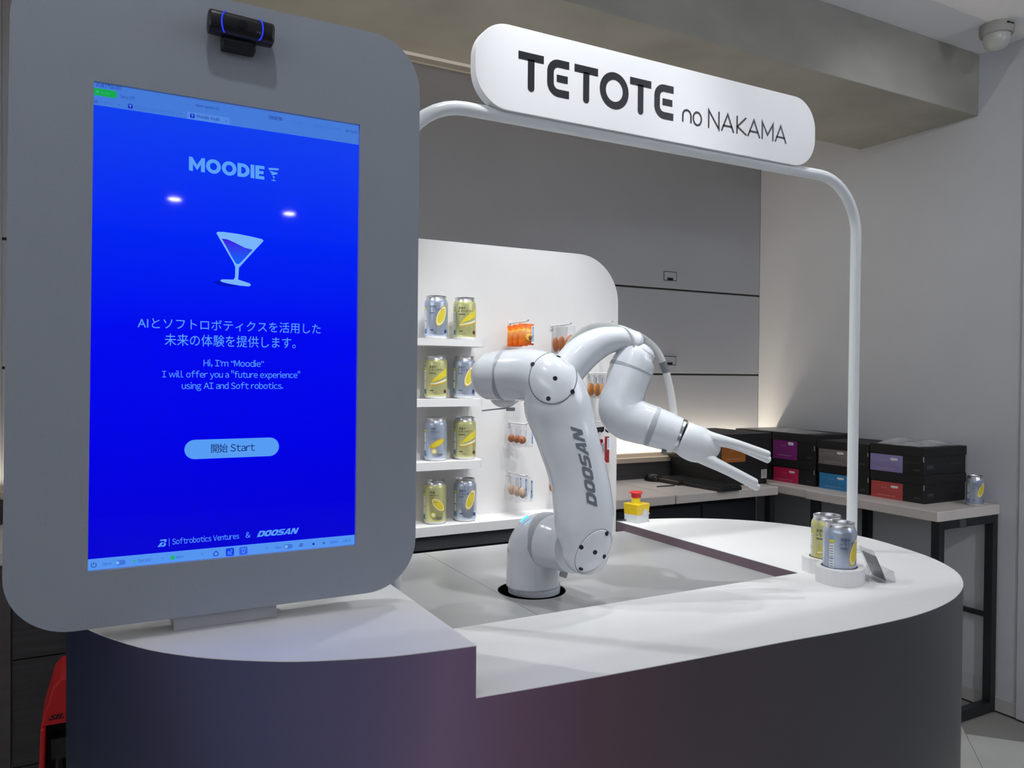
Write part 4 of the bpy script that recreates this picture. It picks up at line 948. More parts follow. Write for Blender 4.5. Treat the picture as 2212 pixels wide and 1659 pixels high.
g = G(); slab(g, Vector((1.462, 1.055)), W3, .062, Vector((-.026, .010)), .0018, ZT+.001, ZT+.066); mk('back_plate', g, CLR, s_)
g = G(); slab(g, Vector((1.4640, 1.0545)), W3, .056, Vector((-.023, .009)), .0015, ZT+.004, ZT+.056); mk('grey_card', g, mat('card_grey', (140, 140, 144), .5), s_, label='grey card held in the acrylic easel')
g = G(); slab(g, Vector((1.484, 1.047)), W3, .062, Vector((-.006, .002)), .0018, ZT+.001, ZT+.024); g.obox((1.476, 1.080, ZT+.002), (W3.x, W3.y, 0), (W3.y, -W3.x, 0), (0, 0, 1), .031, .018, .001); mk('front_lip', g, CLR, s_)
g = G(); slab(g, Vector((1.440, 1.080)), W3, .020, Vector((.006, -.002)), .0018, ZT+.001, ZT+.030); mk('rear_strut', g, CLR, s_)

# ---- emergency stop
e = thing('emergency_stop', 'yellow and grey emergency stop box with red mushroom button at the rear of the counter', 'button', (1.405, 1.83, ZT))
ea = math.radians(14); E0 = Vector(U(1377, 1132, z=ZT)); ex = Vector((math.cos(ea), math.sin(ea), 0)); ey = Vector((-math.sin(ea), math.cos(ea), 0))
def eb(u, v, z): q = E0+ex*u+ey*v; return (q.x, q.y, ZT+z)
ew, ed = .056, .052
def taper(g, z0, z1, s0, s1, mi=0):
    P = []
    for z, k in ((z0, s0), (z1, s1)):
        for u, v in rrect(0, ew, 0, ed, .004, 3): P.append(eb(ew/2+(u-ew/2)*k, ed/2+(v-ed/2)*k, z))
    n = len(P)//2; g.add(P, [tuple(reversed(range(n))), tuple(range(n, 2*n))]+[(i, (i+1) % n, (i+1) % n+n, i+n) for i in range(n)], mi)
g = G(); taper(g, 0, .024, .97, .99); mk('lower_shell', g, mat('estop_grey', (205, 207, 210), .45), e, bevel=.0008)
g = G(); taper(g, .024, .055, .99, 1.06); mk('upper_shell', g, mat('estop_yellow', (226, 190, 30), .4), e, bevel=.0015)
g = G(); g.flatpoly([[(ew*.30, .023), (ew*.36, .026), (ew*.44, .034), (ew*.56, .040), (ew*.70, .040), (ew*.80, .034), (ew*.86, .028), (ew, .026), (ew*.99, .0235)]], lambda u, v: eb(u, -.0012, v)); mk('grey_arch', g, mat('estop_grey', (205, 207, 210), .45), e, fixn=False)
g = G(); stroke(g, arc(ew*.60, .022, .013, 100, 0, 10)+[(ew*.60+.013, .002)], .0008, lambda u, v: eb(u, -.0018, v)); mk('groove_line', g, mat('groove', (130, 132, 134), .5), e, fixn=False)
cb = E0+ex*(ew*.44)+ey*(ed*.5)
g = G().lathe([(.0135, .0), (.0130, .016), (.0125, .018)], (cb.x, cb.y, ZT+.055), seg=28); mk('button_collar', g, mat('collar_yellow', (226, 206, 40), .35), e, smooth=40)
g = G().lathe([(.0145, 0), (.0148, .006), (.0150, .011), (.0195, .0130), (.0200, .0150), (.0185, .0168), (.010, .0188), (.001, .0195)], (cb.x, cb.y, ZT+.072), seg=28); mk('mushroom_button', g, mat('estop_red', (214, 44, 48), .35), e, smooth=40)
g = G().tube(cat_open([eb(.004, ed*.8, .006), eb(-.006, ed*1.0, .004), eb(-.012, ed*1.25, .003)], 5), .0022, 8); mk('cable', g, BLACK, e, smooth=60)

# ================================================================ hooks and snacks
CELLO = bpy.data.materials.new('cellophane'); CELLO.use_nodes = True; nt = CELLO.node_tree; nt.nodes.clear()
o_ = nt.nodes.new('ShaderNodeOutputMaterial'); mx = nt.nodes.new('ShaderNodeMixShader'); tr = nt.nodes.new('ShaderNodeBsdfTransparent'); gl = nt.nodes.new('ShaderNodeBsdfGlossy'); fr = nt.nodes.new('ShaderNodeLayerWeight')
nzz = nt.nodes.new('ShaderNodeTexNoise'); nzz.inputs['Scale'].default_value = 90; nzz.inputs['Detail'].default_value = 2; bp = nt.nodes.new('ShaderNodeBump'); bp.inputs['Strength'].default_value = .8; bp.inputs['Distance'].default_value = .004
tcc = nt.nodes.new('ShaderNodeTexCoord'); nt.links.new(tcc.outputs['Object'], nzz.inputs['Vector']); nt.links.new(nzz.outputs[0], bp.inputs['Height']); nt.links.new(bp.outputs[0], gl.inputs['Normal']); nt.links.new(bp.outputs[0], fr.inputs['Normal'])
gl.inputs['Roughness'].default_value = .12; fr.inputs[0].default_value = .18; tr.inputs[0].default_value = (.97, .97, .98, 1)
nt.links.new(fr.outputs['Facing'], mx.inputs[0]); nt.links.new(tr.outputs[0], mx.inputs[1]); nt.links.new(gl.outputs[0], mx.inputs[2]); nt.links.new(mx.outputs[0], o_.inputs[0])
HKM = mat('hook_white', (225, 225, 225), .4)
hook0 = None
GH = 'white wire hooks on the display panel'
def hook(x, z, label):
    global hook0
    if hook0 is None:
        hook0 = thing('display_hook', label, 'hook', (0, 0, 0), GH)
        g = G().tube([(0, 0, 0), (0, -.06, .0003), (0, -.108, .0008), (0, -.114, .0028), (0, -.1155, .0065)], .0024, 10); mk('hook_rod', g, HKM, hook0, smooth=60)
        mk('hook_plate', G().box(-.006, .006, -.0018, 0, -.014, .008), HKM, hook0, bevel=.0008)
        o = hook0; o.location = (x, PY, z)
    else: o = dup(hook0, (x, PY, z), None, label)
    return o
def pouch(w_, hgt, th, inner, label, group, loc, rotz=0, stripe=None, film=None, name='snack_pouch'):
    t = thing(name, label, 'snack bag', (0, 0, 0), group)
    V = []; nx, ny = 8, 8; g = G()
    for s in (-1, 1):
        for j in range(ny+1):
            for i in range(nx+1):
                u, v = i/nx, j/ny; bul = (math.sin(math.pi*u)**.6)*(math.sin(math.pi*min(1, v*1.18))**.6 if v*1.18 < 1 else 0)
                wob = 1+.12*math.sin(i*2.3+j*1.7)
                V.append(((u-.5)*w_*(1-.03*math.sin(math.pi*v)), s*(th/2*bul*wob+.0003), -hgt+v*hgt))
    n1 = (nx+1)*(ny+1); Fs = []
    for s in (0, 1):
        for j in range(ny):
            for i in range(nx):
                a = s*n1+j*(nx+1)+i; q = (a, a+1, a+nx+2, a+nx+1); Fs.append(q if s == 0 else tuple(reversed(q)))
    g.add(V, Fs); mk('wrapper', g, film or CELLO, t, smooth=60, fixn=False)
    for nm, fnc in inner: fnc(t, nm)
    if stripe:
        g = G(); g.flatpoly([[(w_*.30, -hgt*.92), (w_*.47, -hgt*.92), (w_*.47, -hgt*.10), (w_*.30, -hgt*.10)]], lambda u, v: (u, -th*.30-.0015, v)); mk('side_label', g, KW, t, fixn=False)
        g = G(); v2, f2 = text2d('MOODMARK', .02); xa = min(p[0] for p in v2); xb = max(p[0] for p in v2); k = hgt*.72/(xb-xa)
        g.add([(w_*.345+y*k*1.0, -th*.30-.0019, -hgt*.14-(x-xa)*k) for x, y in v2], f2); mk('label_lettering', g, mat('print_brightblue', (70, 140, 210), .4), t, fixn=False)
    t.location = loc; t.rotation_euler.z = rotz
    return t
def ball(rx, ry, rz_, c, mt_, tilt_=0, ridge=0):
    def f(t, nm):
        g = G(); prof = [(max(.0004, math.sin(math.pi*i/12)), -math.cos(math.pi*i/12)) for i in range(13)]
        V = []; seg = 20
        for r, hh_ in prof:
            for i in range(seg):
                a = 2*math.pi*i/seg; x, y, z = rx*r*math.cos(a), ry*r*math.sin(a), rz_*hh_
                k = 1+ridge*math.sin(a*6); x, z = x*k, z*k
                V.append((c[0]+x*math.cos(tilt_)-z*math.sin(tilt_), c[1]+y, c[2]+x*math.sin(tilt_)+z*math.cos(tilt_)))
        g.add(V, [(j*seg+i, j*seg+(i+1) % seg, (j+1)*seg+(i+1) % seg, (j+1)*seg+i) for j in range(12) for i in range(seg)])
        mk(nm, g, mt_, t, smooth=80)
    return f
BUN = mat('bun_brown', (176, 104, 52), .5, noise=(60, .2, 3)); SAUS = mat('sausage_brown', (182, 106, 56), .45, noise=(50, .2, 3)); COOK = mat('cookie_gold', (200, 132, 62), .6, noise=(80, .2, 3)); PALE = mat('pale_bun', (214, 186, 160), .6, noise=(70, .08, 3)); EGG = mat('choux_brown', (172, 104, 66), .4, noise=(40, .12, 3))
hook(1.131, .1575, 'white wire hook holding the orange snack packs')
hook(1.281, .1545, 'white wire hook holding the three clear bags of brown rolls')
hook(1.434, .1660, 'white wire hook at the upper right, half hidden behind the arm hose')
hook(1.420, .0060, 'white wire hook holding the clear bags of round cookies')
hook(1.437, -.1500, 'white wire hook above the red stick packs')
hook(1.131, -.1480, 'white wire hook holding the bags of brown round buns')
hook(1.131, -.3010, 'white wire hook holding the bags of pale buns at the bottom')
hook(1.281, -.3010, 'white wire hook mostly hidden behind the robot upper arm')
# orange packs
ORM = bpy.data.materials.new('orange_pack'); ORM.use_nodes = True; nt = ORM.node_tree; b = nt.nodes['Principled BSDF']; b.inputs['Roughness'].default_value = .25
tcc = nt.nodes.new('ShaderNodeTexCoord'); sp = nt.nodes.new('ShaderNodeSeparateXYZ'); nt.links.new(tcc.outputs['Generated'], sp.inputs[0]); nz = nt.nodes.new('ShaderNodeTexNoise'); nz.inputs['Scale'].default_value = 5; nt.links.new(tcc.outputs['Generated'], nz.inputs['Vector'])
ma = nt.nodes.new('ShaderNodeMath'); ma.operation = 'MULTIPLY_ADD'; ma.inputs[1].default_value = .25; nt.links.new(nz.outputs[0], ma.inputs[0]); nt.links.new(sp.outputs[2], ma.inputs[2])
rp = nt.nodes.new('ShaderNodeValToRGB'); nt.links.new(ma.outputs[0], rp.inputs[0]); el = rp.color_ramp.elements
el[0].position = .2; el[0].color = (*lin((236, 100, 20)), 1); el[1].position = 1; el[1].color = (*lin((240, 112, 16)), 1)
for q, c in ((.30, (230, 120, 40)), (.45, (214, 110, 40)), (.72, (222, 150, 90)), (.86, (240, 190, 90)), (.93, (240, 120, 20))):
    e2 = el.new(q); e2.color = (*lin(c), 1)
nt.links.new(rp.outputs[0], b.inputs['Base Color'])
OP = 'orange snack packs on the first hook'
for i in range(3):
    y = PY-.030-i*.033
    inn = [('pastry_picture', ball(.011, .0016, .011, (.006, -.0058, -.040), mat('pastry_yellow', (226, 176, 70), .5))), ('filling_picture', ball(.006, .0010, .006, (.010, -.0078, -.041), mat('pastry_brown', (120, 74, 40), .5)))] if i else []
    pouch(.052, .063, .010, inn, ['orange snack pack nearest the panel on the first hook', 'middle orange snack pack on the first hook', 'front orange snack pack with white side label'][i], OP, (1.133+.001*i, y, .148+.0015*i), .0, stripe=(i == 2), film=ORM, name='snack_pack')
def three(x, z, w_, hgt, th, inners, labels, group, stripes=(0, 0, 0), rots=(0, 0, 0), lean_=0):
    for i in range(3):
        pouch(w_, hgt, th, inners[i], labels[i], group, (x+lean_*i, PY-.028-i*.034, z-.004), rots[i], stripe=stripes[i])
three(1.281, .1545, .056, .085, .016, [[('roll', ball(.0125, .009, .024, (-.002, 0, -.056), SAUS, .12)), ('header_tab', lambda t, nm: None)], [('roll', ball(.0125, .009, .025, (-.002, 0, -.055), SAUS, -.05))], [('roll', ball(.013, .010, .025, (.004, 0, -.050), SAUS, -.45))]],
      ['rear clear bag with a brown roll on the second hook', 'middle clear bag with a brown roll on the second hook', 'front clear bag with a slanting brown roll on the second hook'], 'clear bags of brown rolls', rots=(.5, .3, 0))
three(1.415, .0060, .054, .075, .016, [[('cookie', ball(.021, .006, .021, (0, 0, -.048), COOK, 0, .02))] for _ in range(3)],
      ['rear clear bag with a round golden cookie', 'middle clear bag with a round golden cookie', 'front clear bag with a round cookie behind the wrist'], 'clear bags of golden cookies', stripes=(1, 1, 1), rots=(.5, .5, .4))
three(1.131, -.1480, .060, .064, .022, [[('bun', ball(.0115, .0105, .0120, (-.006, 0, -.042), EGG))] for _ in range(3)],
      ['rear clear bag with a small round brown bun', 'middle clear bag with a small round brown bun', 'front clear bag with a shiny round brown bun and blue-printed edge'], 'clear bags of round brown buns', stripes=(0, 0, 1))
three(1.131, -.3010, .058, .074, .020, [[('bun', ball(.0110, .0100, .0165, (-.004, 0, -.046), PALE, .12))] for _ in range(3)],
      ['rear clear bag with a pale oval bun on the lowest hook', 'middle clear bag with a pale oval bun on the lowest hook', 'front clear bag with a pale oval bun on the lowest hook'], 'clear bags of pale buns', stripes=(1, 1, 1))
pouch(.05, .07, .018, [('bun', ball(.012, .010, .016, (-.008, 0, -.046), BUN))], 'clear bag with an orange-brown bun half hidden behind the robot upper arm', 'clear bag behind the arm', (1.281, PY-.03, -.305))
# black tags and red stick packs
for i, (px, py) in enumerate(((1291, 929), (1299.5, 928), (1313, 928.5))):
    p = U(px, py, y=PY-.03-.012*i); g = G().prism([[(p.x-.010, p.z+.008), (p.x+.010, p.z+.009), (p.x+.010, p.z-.004), (p.x+.001, p.z-.010), (p.x-.009, p.z-.005)]], f3, p.y, p.y+.0012)
    o = mk('product_tag', g, mat('tag_black', (26, 28, 32), .4), label=['black pointed tag furthest left above the red packs', 'black pointed tag in the middle above the red packs', 'black pointed tag furthest right above the red packs'][i], cat='tag', group='black tags above the red packs')
    g = G(); put_text(g, 'CRAFT', p.x-.007, p.x+.007, p.z, .003, lambda u, v: (u, p.y-.0004, v)); oo = mk('tag_lettering', g, KG, o, fixn=False)
for i, (a, b2) in enumerate((((1296, 949), (1303, 990)), ((1308, 943), (1316.5, 999)))):
    P0, P1 = U(*a, y=PY-.03-.02*i), U(*b2, y=PY-.03-.02*i); y = P0.y
    t = thing('stick_pack', ['red stick pack partly behind the robot arm', 'red stick pack with white label beside the robot arm'][i], 'snack', ((P0.x+P1.x)/2, y, P1.z), 'red stick packs under the hook')
    mk('pack_body', G().box(P0.x, P1.x-.002, y-.002, y+.006, P1.z, P0.z), mat('pack_red', (150, 38, 48), .35), t, bevel=.0015)
    zl = P0.z-(P0.z-P1.z)*(.1 if i else .25)
    mk('pack_label', G().box(P0.x+.005, P1.x+.003, y-.0035, y-.0022, zl-.034, zl+.004), KW, t)
    g = G(); v2, f2 = text2d('MOODMARK', .02); xa = min(p[0] for p in v2); xb = max(p[0] for p in v2); k = .030/(xb-xa); g.add([(P0.x+.0075+yy*k, y-.0038, zl-(xx-xa)*k) for xx, yy in v2], f2); mk('label_lettering', g, mat('print_brightblue', (70, 140, 210), .4), t, fixn=False)

# ================================================================ benches
BZ, BT = -.52, .040
def bench(name, x0, x1, y0, y1, label, legs):
    t = thing(name, label, 'table', ((x0+x1)/2, (y0+y1)/2, FL), 'work benches along the walls')
    mk('bench_top', G().box(x0, x1, y0, y1, BZ-BT, BZ), BENCH, t, bevel=.004)
    for lx, ly in legs: mk('leg', G().box(lx-.017, lx+.017, ly-.017, ly+.017, FL, BZ-BT), STEELB, t, bevel=.001)
    return t
bench('work_bench', -.27, 2.243, 2.64, 3.12, 'pale topped work bench along the back wall behind the display shelf', [(.2, 2.70), (.2, 3.06), (2.19, 3.06)])
bench('work_bench', 2.2485, 2.868, 2.64, 3.19, 'pale topped work bench with the keyboard along the back wall', [(2.845, 2.67), (2.845, 3.13), (2.28, 3.13)])
bench('work_bench', 2.910, WX-.004, 2.505, 3.19, 'pale topped corner bench carrying the rear black boxes', [(2.95, 3.1)])
b4 = bench('work_bench', 2.889, WX-.004, 1.862, 2.499, 'pale topped bench on black frame legs along the right wall', [(2.925, 1.885), (3.283, 1.885), (2.925, 2.470), (3.283, 2.470)])
mk('top_rail', G().box(2.942, 3.266, 1.868, 1.902, BZ-BT-.034, BZ-BT), STEELB, b4, bevel=.001)
mk('floor_rail', G().box(2.942, 3.266, 1.868, 1.902, FL, FL+.040), STEELB, b4, bevel=.001)
mk('side_rail', G().box(3.274, 3.290, 1.902, 2.453, -.993, -.973), STEELB, b4, bevel=.001)
mk('side_rail', G().box(2.917, 2.933, 1.902, 2.453, -.993, -.973), STEELB, b4, bevel=.001)
for z in (-.78, -1.26):
    mk('leg_bracket', G().box(3.262, 3.267, 1.871, 1.899, z-.028, z+.028), STEELB, b4)
mk('leg_bracket', G().box(2.9415, 2.946, 1.871, 1.899, -.76, -.72), STEELB, b4)
tp = U(2080, 1130, y=1.866); mk('tape_strip', G().box(tp.x-.022, tp.x+.022, 1.8655, 1.868, BZ-BT-.036, BZ-BT-.001), mat('tape', (96, 102, 108), .3, alpha=.6), b4)
bc = thing('storage_cabinet', 'black cabinet standing under the back bench', 'cabinet', (2.1, 2.9, FL))
mk('cabinet_carcass', G().box(1.44, 2.82, 2.74, 3.03, FL, BZ-BT-.01), mat('cabinet_black', (22, 24, 30), .6), bc)
for i in range(4): mk('cabinet_door', G().box(1.445+i*.344, 1.445+i*.344+.338, 2.728, 2.74, FL+.05, BZ-BT-.03), mat('cabinet_black_door', (26, 28, 36), .55), bc, bevel=.002)
wc2 = thing('wood_cabinet', 'dark wood plank cabinet front below the kiosk at the far left', 'cabinet', (.5, 2.7, FL))
for z0, z1 in ((FL, -1.158), (-1.154, -.844), (-.840, BZ-BT-.002)):
    mk('plank', G().box(-.200, 1.43, 2.66, 2.68, z0, z1), WOODD, wc2, bevel=.001)
mk('side_post', G().box(-.30, -.204, 2.655, 2.69, FL, BZ-BT-.002), mat('post_dark', (84, 78, 80), .6, noise=((3, 3, 30), .12, 4)), wc2)
# ledge with hidden light strip
lg = thing('light_ledge', 'low dark wood backsplash with a pale ledge and warm light strip on the back wall', 'ledge', (1.2, 3.15, BZ))
mk('backsplash', G().box(-.27, 2.655, 3.130, 3.150, BZ, -.437), WOODD, lg)
mk('ledge_lip', G().box(-.27, 2.655, 3.126, 3.150, -.437, -.413), mat('ledge_pale', (206, 190, 170), .5), lg, bevel=.001)
mk('ledge_base', G().box(-.27, 3.30, 3.150, 3.198, -.46, -.44), mat('ledge_pale', (206, 190, 170), .5), lg)
mk('led_strip', G().box(-.27, 3.28, 3.152, 3.160, -.438, -.430), mat('led_warm', (255, 214, 150), emit=3), lg)
mk('end_block', G().box(2.6555, 2.72, 3.125, 3.198, BZ, -.405), mat('block_brown', (92, 84, 78), .6), lg)

# ================================================================ archive boxes
def sbox(name, x0, x1, y0, y1, z0, z1, label, face, lab, rgb, group='black archive boxes on the benches', lidh=.038, stick=None):
    t = thing(name, label, 'box', ((x0+x1)/2, (y0+y1)/2, z0), group)
    mk('box_body', G().box(x0+.003, x1-.003, y0+.003, y1-.003, z0, z1-.012), BOXM, t, bevel=.001)
    mk('lid', G().box(x0, x1, y0, y1, z1-lidh, z1), BOXM, t, bevel=.0015)
    if lab:
        (a0, a1, b0, b1) = lab     # along-face span, heights
        mt_ = mat('label_'+name+str(rgb), rgb, .35, noise=((3, 3, 16), .18, 2))
        nl = 0
        if face == 'x':            # face towards -X; span in Y (far to near)
            fnl = lambda u, v, k=0: (x0+.0022-k*.0004, u, v); fdir = -1
        else:
            fnl = lambda u, v, k=0: (u, y0+.0022-k*.0004, v); fdir = 1
        g = G(); g.add([fnl(a0, b0), fnl(a1, b0), fnl(a1, b1), fnl(a0, b1)], [(0, 1, 2, 3)]); L = mk('label_print', g, mt_, t, fixn=False)
        sgn = 1 if a1 > a0 else -1; w_ = abs(a1-a0); hgt = b1-b0
        g = G()
        P = [(a0+(a1-a0)*(.62+.24*u), b0+hgt*(.66+.17*v)) for u, v in ((.1, .25), (0, .5), (.1, 1), (.9, 1), (1, .6), (.95, .2), (.5, .15), (.35, 0), (.3, .15))]
        g.flatpoly([P], lambda u, v: fnl(u, v, 1)); mk('bubble_mark', g, KW, L, fixn=False)
        g = G(); put_text(g, 'MOODMARK GIFT', a0+(a1-a0)*.22, a0+(a1-a0)*.78, b0+hgt*.16, hgt*.05, lambda u, v: fnl(u, v, 1)); put_text(g, '• •', a0+(a1-a0)*.36, a0+(a1-a0)*.50, b0+hgt*.60, hgt*.10, lambda u, v: fnl(u, v, 1)); mk('label_lettering', g, mat('label_ink', (215, 200, 205), .5), L, fixn=False)
    return t
XA, HB = 3.014, .116
Z1, Z2, Z3 = BZ, BZ+HB, BZ+2*HB
grp = 'black archive boxes on the benches'
sbox('archive_box', XA, 3.296, 2.000, 2.256, Z1, Z2, 'black box with red label at the bottom of the nearest stack on the right bench', 'x', (2.2525, 2.101, -.5195, -.449), (196, 78, 74))
sbox('archive_box', XA, 3.300, 2.003, 2.260, Z2, Z3, 'black box with lavender label on top of the nearest stack', 'x', (2.2585, 2.103, -.403, -.331), (150, 138, 196))
sbox('archive_box', XA+.002, 3.296, 2.2615, 2.540, Z1, Z2-.002, 'black box with blue label at the bottom behind the arch pole', 'x', (2.530, 2.373, -.5195, -.447), (50, 140, 200))
sbox('archive_box', XA+.002, 3.296, 2.2645, 2.546, Z2-.002, Z3-.008, 'black box with grey label on top behind the arch pole', 'x', (2.536, 2.375, -.4055, -.330), (128, 122, 118))
sbox('archive_box', XA, 3.296, 2.551, 2.818, Z1, Z2-.002, 'black box with pink label at the bottom of the third stack', 'x', (2.8085, 2.652, -.5195, -.449), (208, 40, 92))
sbox('archive_box', XA, 3.296, 2.549, 2.820, Z2-.002, Z3+.012, 'black box with purple label on top of the third stack', 'x', (2.8145, 2.662, -.406, -.303), (150, 52, 142))
sbox('archive_box', XA-.002, 3.296, 2.823, 3.07, Z1, Z2-.002, 'black box hidden low in the corner behind the orange label box', 'x', None, None)
sbox('archive_box', XA-.002, 3.296, 2.823, 3.07, Z2-.002, Z3+.012, 'black box in the corner with clear film on its lid', 'x', None, None)
sbox('archive_box', 2.614, 2.902, 2.739, 3.12, Z1, BZ+.108, 'plain black box at the bottom beside the keyboard', 'y', None, None)
ob = sbox('archive_box', 2.594, 2.915, 2.735, 3.12, BZ+.108, -.274, 'black box with orange label above the gripper fingers', 'y', (2.599, 2.7515, -.4065, -.3255), (176, 104, 44), lidh=.03)
def boxmark(px, py, wpx, x=None, y=None):
    pass
# small print on box ends: bars and line pairs
g = G()
for zz in (BZ+.030, BZ+HB+.030):
    for i in range(9):
        xx = XA+.020+i*.0045
        g.add([(xx, 2.0020, zz), (xx+.0028, 2.0020, zz), (xx+.0028, 2.0020, zz+.012+.004*(i == 0)), (xx, 2.0020, zz+.012+.004*(i == 0))], [(0, 1, 2, 3)])
    g.add([(XA+.016, 2.0020, zz-.004), (XA+.070, 2.0020, zz-.004), (XA+.070, 2.0020, zz-.003), (XA+.016, 2.0020, zz-.003)], [(0, 1, 2, 3)])
    for dz in (.012, .048): g.add([(XA+.18, 2.0020, zz+dz), (XA+.25, 2.0020, zz+dz), (XA+.25, 2.0020, zz+dz+.0012), (XA+.18, 2.0020, zz+dz+.0012)], [(0, 1, 2, 3)])
near = [o for o in TOPS if o.name.startswith('archive_box')][0]
GP = mat('faint_print', (84, 88, 92), .5)
mk('small_print', G().add([v for v in g.v if v[2] < BZ+HB], [f for f in g.f if g.v[f[0]][2] < BZ+HB]), GP, near, fixn=False)
near2 = [o for o in TOPS if o.name.startswith('archive_box')][1]
g2 = G()
for f in g.f:
    if g.v[f[0]][2] > BZ+HB: g2.add([(g.v[i][0], g.v[i][1]+.003, g.v[i][2]) for i in f], [(0, 1, 2, 3)])
mk('small_print', g2, GP, near2, fixn=False)
for k, bo in enumerate([o for o in TOPS if o.name.startswith('archive_box')][:6]):
    z = bo.location.z+.020; yb = (2.012, 2.015, 2.275, 2.278, 2.565, 2.565)[k]; x_ = XA-.0012+(.0035 if 0 else .0025) + (.002 if k in (2, 3) else 0)
    g = G()
    for i in range(7): g.add([(x_, yb+.010+i*.0042, z), (x_, yb+.0125+i*.0042, z), (x_, yb+.0125+i*.0042, z+.004), (x_, yb+.010+i*.0042, z+.004)], [(0, 1, 2, 3)])
    g.add([(x_, yb+.006, z-.003), (x_, yb+.044, z-.003), (x_, yb+.044, z-.002), (x_, yb+.006, z-.002)], [(0, 1, 2, 3)])
    if k == 1:
        for dz in (.028, .060): g.add([(x_, yb+.01, z+dz), (x_, yb+.083, z+dz), (x_, yb+.083, z+dz+.001), (x_, yb+.01, z+dz+.001)], [(0, 1, 2, 3)])
    mk('small_print', g, GP, bo, fixn=False)
    mk('corner_tab', G().box(x_-.0012, x_+.0003, yb-.0085, yb-.0045, z+.036, z+.058), mat('tab_grey', (170, 170, 168), .4), bo)
# white sticker with a sketch on the low box
sb = [o for o in TOPS if o.name.startswith('archive_box')][8]
g = G().box(2.860, 2.896, 2.7395, 2.7415, -.4935, -.4385); mk('white_sticker', g, mat('sticker', (200, 200, 196), .5), sb)
g = G()
for i in range(3): stroke(g, [(2.868+i*.009, -.485), (2.870+i*.009, -.455), (2.866+i*.009, -.448)], .0022, lambda u, v: (u, 2.7390, v))
mk('sticker_drawing', g, KB, sb, fixn=False)
# loose clear films
FILM = mat('film_clear', (226, 228, 230), .2, alpha=.5, noise=(18, .2, 3))
def film(name, label, x0, x1, y0, y1, z, amp, f0):
    g = G(); nx, ny = 18, 14; V = []
    for j in range(ny+1):
        for i in range(nx+1):
            u, v = i/nx, j/ny; e = math.sin(math.pi*u)**.5*math.sin(math.pi*v)**.5
            V.append((x0+(x1-x0)*u+.006*math.sin(v*9), y0+(y1-y0)*v+.006*math.sin(u*11), z+.0015+amp*e*(.55+.3*math.sin(u*7+f0)+.25*math.sin(v*8+u*5))))
    g.add(V, [(j*(nx+1)+i, j*(nx+1)+i+1, (j+1)*(nx+1)+i+1, (j+1)*(nx+1)+i) for j in range(ny) for i in range(nx)])
    return mk(name, g, FILM, smooth=80, fixn=False, label=label, cat='plastic film')
film('plastic_bag', 'crumpled clear plastic bag lying on the lavender label box', XA+.01, 3.28, 2.03, 2.24, Z3, .036, 0)
film('plastic_sheet', 'clear plastic sheet on the corner box lids', XA+.0, 3.2, 2.62, 3.09, Z3+.012, .014, 2)

# ================================================================ things on the back bench
kb = thing('keyboard', 'black computer keyboard lying at the edge of the back bench', 'keyboard', (2.53, 2.82, BZ))
k0, k1 = U(1545, 1057, z=BZ+.004), U(1588, 1049, z=BZ+.004)
ka = math.radians(93); kc = Vector((2.538, 2.835, BZ)); kx = Vector((math.cos(ka), math.sin(ka), 0)); ky = Vector((-kx.y, kx.x, 0))
mk('keyboard_base', G().obox(kc+Vector((0, 0, .009)), kx, ky, (0, 0, 1), .218, .066, .008), mat('kb_black', (30, 32, 35), .5), kb, bevel=.002)
kg = G().obox((0, 0, .003), (1, 0, 0), (0, 1, 0), (0, 0, 1), .0085, .0085, .003)
KM = mat('key_black', (44, 47, 50), .4); keym = None
for r in range(6):
    for c in range(20):
        q = kc+kx*(-.205+c*.0205+.003*(r % 2))+ky*(-.053+r*.0205)+Vector((0, 0, .017))
        if keym is None:
            o = mk('key', G().add([Vector(v)+origin_of(kb) for v in kg.v], kg.f), KM, kb); keym = o.data
        else: o = bpy.data.objects.new('key', keym); C.objects.link(o); o.parent = kb
        o.location = q-origin_of(kb); o.rotation_euler.z = ka
ms = thing('computer_mouse', 'black computer mouse beside the dark backsplash', 'mouse', (2.44, 3.05, BZ))
g = G(); V = []; seg = 24
for h_, k in ((0, 1), (.012, 1.0), (.022, .9), (.030, .7), (.034, .4), (.035, .02)):
    for i in range(seg): a = 2*math.pi*i/seg; V.append((2.44+.030*k*math.cos(a)+.010*(1-k), 3.05+.048*k*math.sin(a), BZ+h_))
g.add(V, [(j*seg+i, j*seg+(i+1) % seg, (j+1)*seg+(i+1) % seg, (j+1)*seg+i) for j in range(5) for i in range(seg)]+[tuple(range(seg))]); mk('mouse_shell', g, mat('mouse_black', (22, 26, 28), .35), ms, smooth=60)
mk('scroll_wheel', G().lathe([(.006, -.003), (.006, .003)], (2.442, 3.02, BZ+.029), (1, 0, 0), 14), KG, ms)
rc = thing('remote_control', 'slim dark remote control lying in front of the keyboard', 'remote', (2.47, 2.95, BZ))
q0, q1 = Vector(U(1428, 1036, z=BZ+.010)), Vector(U(1474, 1044, z=BZ+.010)); dr = (q1-q0); dr.z = 0; L_ = dr.length; dr.normalize(); dp = Vector((-dr.y, dr.x, 0)); mid = (q0+q1)/2; mid.z = BZ
mk('remote_body', G().obox(mid+Vector((0, 0, .0095)), dr, dp, (0, 0, 1), L_/2, .024, .0095), mat('remote_dark', (38, 33, 33), .4), rc, bevel=.004)
for i in range(8):
    for s in (-1, 0, 1):
        q = mid+dr*(-L_*.42+i*L_*.115)+dp*(s*.012)+Vector((0, 0, .0185)); mk('remote_button', G().lathe([(.0035, 0), (.0032, .0018)], q, seg=10), mat('btn_red', (180, 60, 40), .5) if (i == 0 and s == 0) else mat('btn_grey', (96, 88, 84), .5), rc)
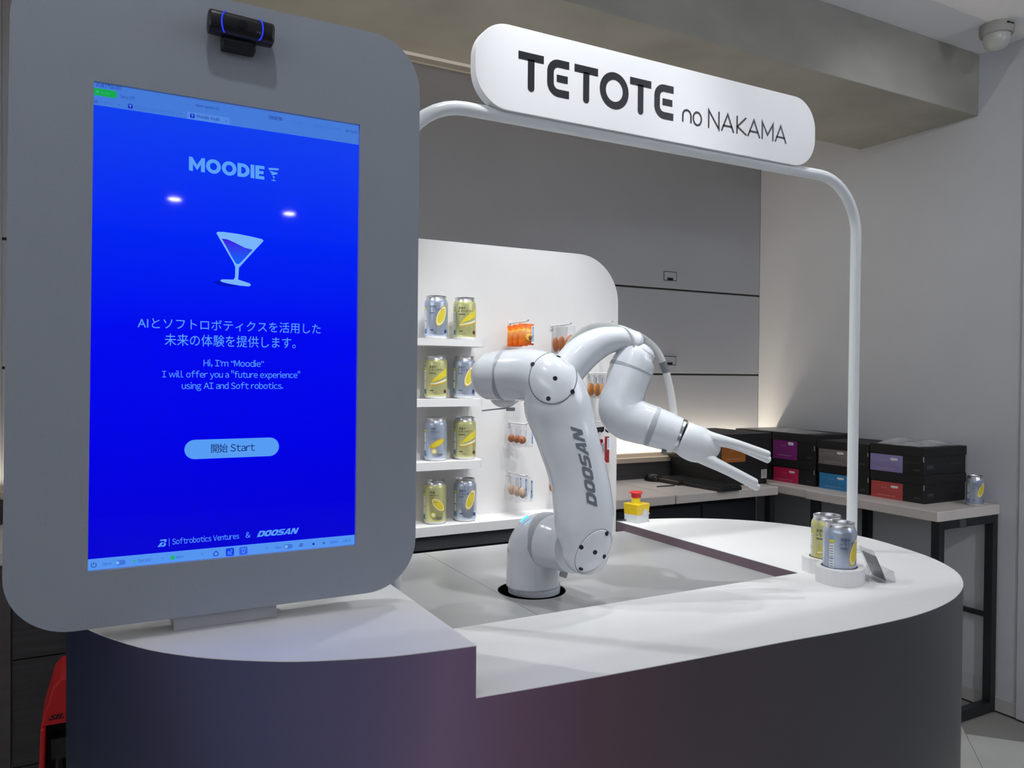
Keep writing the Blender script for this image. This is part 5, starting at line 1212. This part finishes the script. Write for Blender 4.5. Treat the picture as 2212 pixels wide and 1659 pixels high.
P0, P1 = U(1419, 1051, z=BZ+.003), U(1457, 1048.5, z=BZ+.003); mk('stylus', G().tube([P0, P0.lerp(P1, .1), P1], .0025, 8), BLACK, label='thin dark stylus lying on the back bench', cat='pen', smooth=60)

# ================================================================ red case at far left
rd = thing('red_case', 'red shrouded appliance standing behind the counter at the lower left', 'case', (.02, 2.2, FL))
RED = mat('case_red', (206, 26, 30), .35)
def quadbox(g, P, y0, y1): g.prism([P], f3, y0, y1)
g = G(); quadbox(g, [(-.106, -.86), (-.082, -.772), (-.066, -.752), (.14, -.752), (.16, -.80), (.17, -.86)], 2.18, 2.36); mk('hood', g, RED, rd, bevel=.003)
g = G(); quadbox(g, [(-.122, FL), (-.106, -.86), (-.095, -.86), (-.108, FL)], 2.16, 2.36); mk('side_wall', g, RED, rd, bevel=.003)
g = G(); quadbox(g, [(-.108, FL), (-.095, -.865), (.17, -.865), (.17, FL)], 2.22, 2.36); mk('dark_interior', g, mat('case_black', (16, 14, 16), .5), rd)
g = G(); put_text(g, 'SIL', -.090, -.056, -.8475, .0125, lambda u, v: (u, 2.1795, v), 0, .03, .35); mk('lettering', g, BLACK, rd, fixn=False)
g = G().tube([(-.07, 2.20, -.95), (-.07, 2.20, -1.02), (-.055, 2.20, -1.06)], .012, 12); g.box(-.085, -.03, 2.19, 2.22, -.95, -.90); mk('spout', g, mat('spout_dark', (40, 38, 40), .3), rd, smooth=50)
g = G().tube([(-.085, 2.19, -1.05), (-.03, 2.185, -1.045)], .006, 12); mk('brass_fitting', g, mat('brass', (190, 160, 90), .3, metal=1), rd, smooth=50)
# grey cable in the lower left corner
g = G().tube([U(*q[:2], d=q[2]) for q in cat_open([(-8, 1262, 2.5), (0, 1245, 2.5), (6, 1222, 2.5), (12, 1205, 2.5), (22, 1190, 2.5)], 4)], .004, 8)
mk('hanging_cable', g, mat('cable_grey', (120, 120, 118), .5), smooth=60, label='grey cable hanging behind the lower left corner of the kiosk', cat='cable')

# ---------------------------------------------------------------- lift everything so that the floor is at z = 0
for o in TOPS: o.location.z += H
for o in bpy.data.objects:
    if 'ax' in o: del o['ax']
